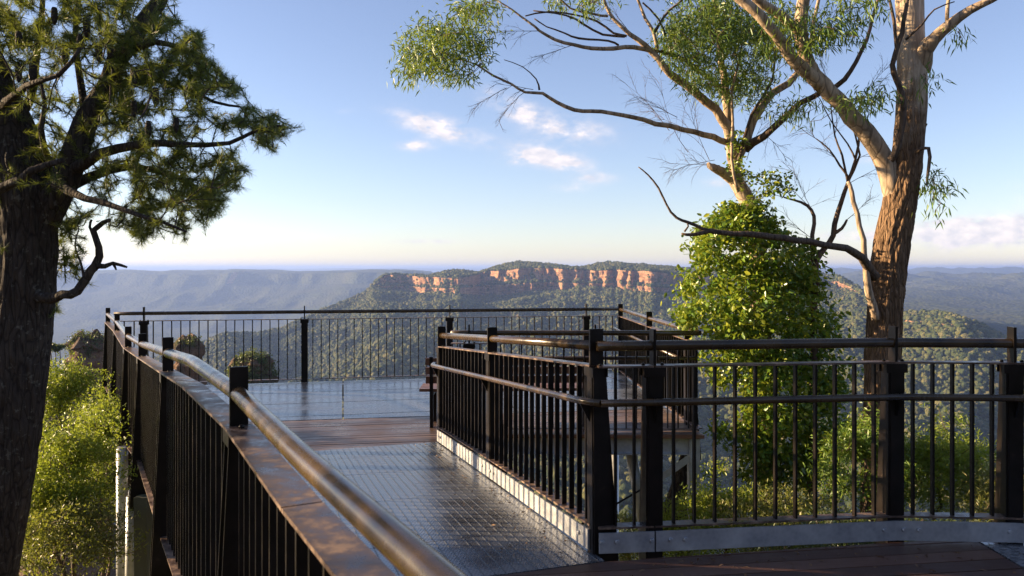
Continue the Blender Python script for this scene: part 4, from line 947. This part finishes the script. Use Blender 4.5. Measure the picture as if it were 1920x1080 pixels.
# ---- shrubs
def shrub(name, label, cx, cy, rx, ry, d, n_clump, per, mt, kind='ovate', Lr=(.03, .05), Wd=.007, spread=.05, droop=0, depth=None, layered=0):
    base_p = at(cx, cy, d); rX = rx / F * d; rZ = ry / F * d; rY = depth or rX
    gz = float(ground_z(np.array(base_p.x), np.array(base_p.y)))
    o = empty(name, (base_p.x, base_p.y, gz)); tag(o, label, 'shrub')
    C = []
    sd = random.randint(0, 999)
    while len(C) < n_clump:
        u_ = unit(1)[0]; r_ = random.random() ** .45 * (1 + .5 * float(vnoise(u_[0] * 3 + sd, u_[2] * 3 + u_[1] * 2, 5)))
        p = np.array(base_p) + u_ * r_ * np.array((rX, rY, rZ))
        if float(vnoise(p[0] * 5.5 + sd, p[2] * 7 + p[1] * 4, 15)) < -.15: continue
        if layered: p[2] = base_p.z + round((p[2] - base_p.z) / layered) * layered + random.gauss(0, layered * .13) + (abs(p[0] - base_p.x) * -.12)
        C.append(p)
    C = np.array(C); st_ = [(base_p.x + random.gauss(0, .03), base_p.y, gz + (base_p.z - gz) * k / 14) for k in range(15)]
    mb_ = MB(); mb_.tube([Vector(p) for p in st_], [.03 - .0012 * k for k in range(15)], 7)
    TP_, TD_ = twig_system(mb_, st_, C[: min(len(C), 260)], .012, .0025, .0); mb_.build('stem', M['bark_twig'], o)['kind'] = 'stuff'
    n_ = len(C) * per; b0_ = np.repeat(C, per, 0) + rng.normal(size=(n_, 3)) * spread * np.array((1, 1, .7 if not layered else .35))
    D = unit(n_) * .9 + np.array((0, 0, .3 - droop)); f_ = foliage('foliage', [leaves(kind, b0_, D, rng.uniform(Lr[0], Lr[1], n_), np.full(n_, Wd))], mt, o); f_['kind'] = 'stuff'
    return o
shrub('shrub', 'bright green feathery shrub left of the long balustrade, directly beside the dark trunk', 135, 860, 100, 90, 7.2, 520, 22, M['bush_bright'], 'ovate', (.025, .045), .006, .055, layered=.0)
shrub('shrub', 'mid green shrub above the bright feathery shrub, below the rock pinnacle', 118, 735, 62, 62, 9.0, 360, 20, M['bush_bright'], 'ovate', (.03, .05), .007, .06, layered=.0)
shrub('shrub', 'yellow green shrub at the bottom left, lower than the feathery shrub', 120, 1010, 110, 80, 6.6, 460, 20, M['bush_olive'], 'ovate', (.02, .04), .006, .05)
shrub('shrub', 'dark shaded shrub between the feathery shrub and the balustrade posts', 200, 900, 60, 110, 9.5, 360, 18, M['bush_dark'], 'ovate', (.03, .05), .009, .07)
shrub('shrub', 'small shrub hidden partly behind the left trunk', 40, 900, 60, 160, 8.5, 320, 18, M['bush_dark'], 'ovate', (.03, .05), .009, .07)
shrub('shrub', 'yellow green shrub behind the nearest balustrade between its last two posts', 1760, 870, 105, 95, 8.3, 620, 20, M['bush_bright'], 'lance', (.04, .08), .006, .06)
shrub('shrub', 'olive shrub right of the gum tree foot, low behind the balustrade', 1880, 930, 80, 70, 7.6, 300, 18, M['bush_olive'], 'lance', (.04, .07), .005, .07)
shrub('shrub', 'leafy shrub in front of the gum tree foot', 1620, 860, 80, 90, 8.0, 480, 18, M['gum_leaf'], 'lance', (.04, .08), .007, .06)
shrub('shrub', 'low sunlit shrub under the vine mound', 1480, 985, 110, 60, 7.6, 480, 18, M['bush_olive'], 'ovate', (.03, .05), .007, .06)
shrub('shrub', 'golden green shrub right of the platform support post', 1360, 960, 70, 70, 8.2, 420, 18, M['bush_bright'], 'ovate', (.03, .05), .008, .06)
shrub('shrub', 'green shrub seen between the support pipe and the corner post', 1280, 1000, 60, 55, 9.0, 300, 18, M['bush_bright'], 'ovate', (.03, .05), .008, .06)
shrub('shrub', 'pale shrub below the ramp balustrade near the support pipe', 1180, 1010, 70, 45, 9.8, 260, 18, M['bush_olive'], 'ovate', (.03, .05), .007, .06)
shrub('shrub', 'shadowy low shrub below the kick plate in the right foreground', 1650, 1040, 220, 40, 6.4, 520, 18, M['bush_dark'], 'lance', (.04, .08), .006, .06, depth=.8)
# grass tufts (nobody could count the blades)
def grass(name, label, areas):
    P_ = []
    for (x0, x1, y0, y1, n_) in areas:
        x = rng.uniform(x0, x1, n_); y = rng.uniform(y0, y1, n_); P_.append(np.stack([x, y, ground_z(x, y)], 1))
    P_ = np.concatenate(P_); k = 9; b_ = np.repeat(P_, k, 0) + rng.normal(size=(len(P_) * k, 3)) * np.array((.05, .05, 0)); D = unit(len(b_)) * .35 + np.array((0, 0, 1))
    me = mesh_np(name, *leaves('needle', b_, D, rng.uniform(.3, .8, len(b_)), np.full(len(b_), .0045)), M['grass']); o = link(name, me); tag(o, label, 'grass', kind='stuff')
grass('grass', 'dry yellow grass on the slope around the lookout supports', [(-8, -1.6, 4, 12, 2400), (.3, 8, 5.4, 12, 3600)])

# ---- rock pinnacles beyond the left corner
def pinnacle(name, label, cx, top, bot, hw, d, seed):
    rows = 60; cols_ = 72; v = []; c = at(cx, top, d); zt = c.z; zb = at(cx, bot, d).z; R0 = hw / F * d
    for i in range(rows):
        s_ = i / (rows - 1); z = zt + (zb - zt) * s_; layer = math.floor(z / 1.3 + .3 * math.sin(z))
        prof_ = (min(1, .45 + 6.0 * s_ ** .8) if s_ < .3 else 1) * (1 + .25 * s_) * (1 + .09 * float(vnoise(layer * 1.7, seed, 3)))
        for k in range(cols_):
            a = 2 * math.pi * k / cols_; rr = R0 * prof_ * (1 + .12 * math.sin(layer * 2.3 + seed) + .30 * float(vnoise(math.cos(a) * 1.7 + seed, math.sin(a) * 1.7, 4)) + .09 * float(vnoise(math.cos(a) * 5 + seed, math.sin(a) * 5 + layer * .6, 6)) + .10 * float(vnoise(math.cos(a) * 9 + z * .4, math.sin(a) * 9 + z * 1.2, 7)))
            v.append((c.x + rr * math.cos(a), c.y + rr * math.sin(a), z + (1 - min(1, s_ * 9)) * 1.6 * float(vnoise(rr * math.cos(a) / 1.6 + seed, rr * math.sin(a) / 1.6, 12))))
    f = [(i * cols_ + k, i * cols_ + (k + 1) % cols_, (i + 1) * cols_ + (k + 1) % cols_, (i + 1) * cols_ + k) for i in range(rows - 1) for k in range(cols_)]
    f.append(None); f.pop()
    me = bpy.data.meshes.new(name); me.from_pydata(v, [], [tuple(reversed(q)) for q in f] + [tuple(range(cols_))]); me.materials.append(M['rock']); me.update()
    o = link(name, me); tag(o, label, 'rock'); return c, R0
RK = [('sandstone pinnacle with scrub on top, just left of the far left balustrade corner', 166, 630, 1000, 36, 150, 1), ('narrow dark sandstone pinnacle seen through the far balustrade, second from the left', 354, 634, 900, 24, 165, 5), ('broad scrub topped sandstone pinnacle seen through the balustrade, rightmost of the three', 472, 672, 900, 36, 160, 9), ('dark rocky ridge below the left pinnacle', 120, 740, 1100, 66, 130, 12)]
for j, (lab, cx, tp, bt, hw, d, sd) in enumerate(RK):
    c, R0 = pinnacle('rock_pinnacle', lab, cx, tp, bt, hw, d, sd)
    if j == 3: continue
    o = empty('scrub', (c.x, c.y, c.z)); tag(o, ['scrub crowning the left sandstone pinnacle', 'thin scrub on top of the narrow dark pinnacle', 'dense rounded scrub covering the rightmost pinnacle'][j], 'scrub')
    n_ = [170, 60, 950][j]; u_ = unit(n_) * (rng.random((n_, 1)) ** .4) * np.array((R0 * [1.02, 1.02, 1.22][j], R0 * [1.02, 1.02, 1.22][j], [2.6, 1.6, 5.6][j])); C = u_ + np.array((c.x, c.y, c.z - [1.7, 1.2, 3.9][j]))
    b_ = np.repeat(C, 34, 0) + rng.normal(size=(n_ * 34, 3)) * .42
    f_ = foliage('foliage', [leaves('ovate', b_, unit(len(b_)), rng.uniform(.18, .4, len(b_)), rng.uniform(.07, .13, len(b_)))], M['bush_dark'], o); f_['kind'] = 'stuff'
for cx, cy, h_ in ((95, 648, 22), (112, 650, 18), (104, 655, 14)):
    p = at(cx, cy, 120); o = empty('small_tree', (p.x, p.y, p.z - 4)); tag(o, {95: 'leftmost tiny umbrella shaped tree beside the pinnacle', 112: 'tiny umbrella shaped tree nearest the pinnacle', 104: 'lowest tiny tree between its two neighbours left of the pinnacle'}[cx], 'tree')
    mb_ = MB(); mb_.tube([(p.x, p.y, p.z - 5), (p.x + .1, p.y, p.z - 2), (p.x, p.y, p.z)], [.12, .08, .04], 6); mb_.build('trunk', M['bark_twig'], o)
    b_ = unit(700) * (rng.random((700, 1)) ** .4) * np.array((.85, .85, .42)) + np.array(p); foliage('crown', [leaves('ovate', b_, unit(700), np.full(700, .22), np.full(700, .06))], M['bush_dark'], o)['kind'] = 'stuff'

shrub('shrub', 'yellow lit shrub spilling out between the bright feathery shrub and the silver support pipe', 195, 800, 45, 60, 8.2, 300, 20, M['bush_bright'], 'ovate', (.025, .045), .006, .05)
shrub('shrub', 'bright clump of leaves nearest the base of the dark trunk', 100, 930, 70, 70, 6.9, 380, 20, M['bush_bright'], 'ovate', (.025, .045), .006, .05)
# a tree of the lookout's left bank: it stands outside the picture and throws the dappled shade on the near deck and hand rail
ot = empty('leafy_tree', (-7.6, 4.3, -3.5)); tag(ot, 'leafy tree on the bank left of the lookout, outside the view', 'tree')
mb_ = MB(); op = [Vector((-7.6, 4.3, -3.6)), Vector((-7.55, 4.3, -1)), Vector((-7.6, 4.25, 1.4)), Vector((-7.5, 4.3, 3.6))]; opp, orr = densify(op, [.2, .16, .12, .05]); mb_.tube(opp, orr, 12); mb_.build('trunk', M['bark_left'], ot)
C = []
while len(C) < 620:
    u_ = unit(1)[0] * random.random() ** .4; p = np.array((-7.6, 4.3, 2.7)) + u_ * np.array((1.8, 2.5, 1.75))
    if float(vnoise(p[1] * 2.1, p[2] * 2.6, 5)) < -.05: continue
    C.append(p)
C = np.array(C); mb_ = MB(); TP, TD = twig_system(mb_, opp[len(opp) // 2:], C, .014, .003, .0); mb_.build('twig', M['bark_twig'], ot)['kind'] = 'stuff'
foliage('foliage', [gum_leaves(TP, TD, 16, (.07, .12), .014, .10, .3)], M['gum_leaf'], ot)['kind'] = 'stuff'

# fallen leaves and bark scraps lying on the decks (nobody could count them)
n_ = 260; P_ = []
for _ in range(n_):
    if random.random() < .55:
        s0 = random.uniform(0, 3.9); w0 = abs(random.gauss(0, .25)) + .05; x, y = RP(s0, min(w0, 1.9)); P_.append((x, y, deck_z(x, y) + .012))
    else:
        x = random.uniform(.6, 3.2); y = 4.44 + (x - .567) * .14 - abs(random.gauss(0, .35)) - .03; P_.append((x, y, .006))
P_ = np.array(P_); D = unit(n_); D[:, 2] *= .12
me = mesh_np('leaf_litter', *leaves('lance', P_, D, rng.uniform(.02, .055, n_), rng.uniform(.003, .007, n_)), mat('dead_leaf', (.16, .09, .045), .7)[0])
tag(link('leaf_litter', me), 'dead brown leaves and scraps lying along the edges of ramp and deck', 'leaf litter', kind='stuff')
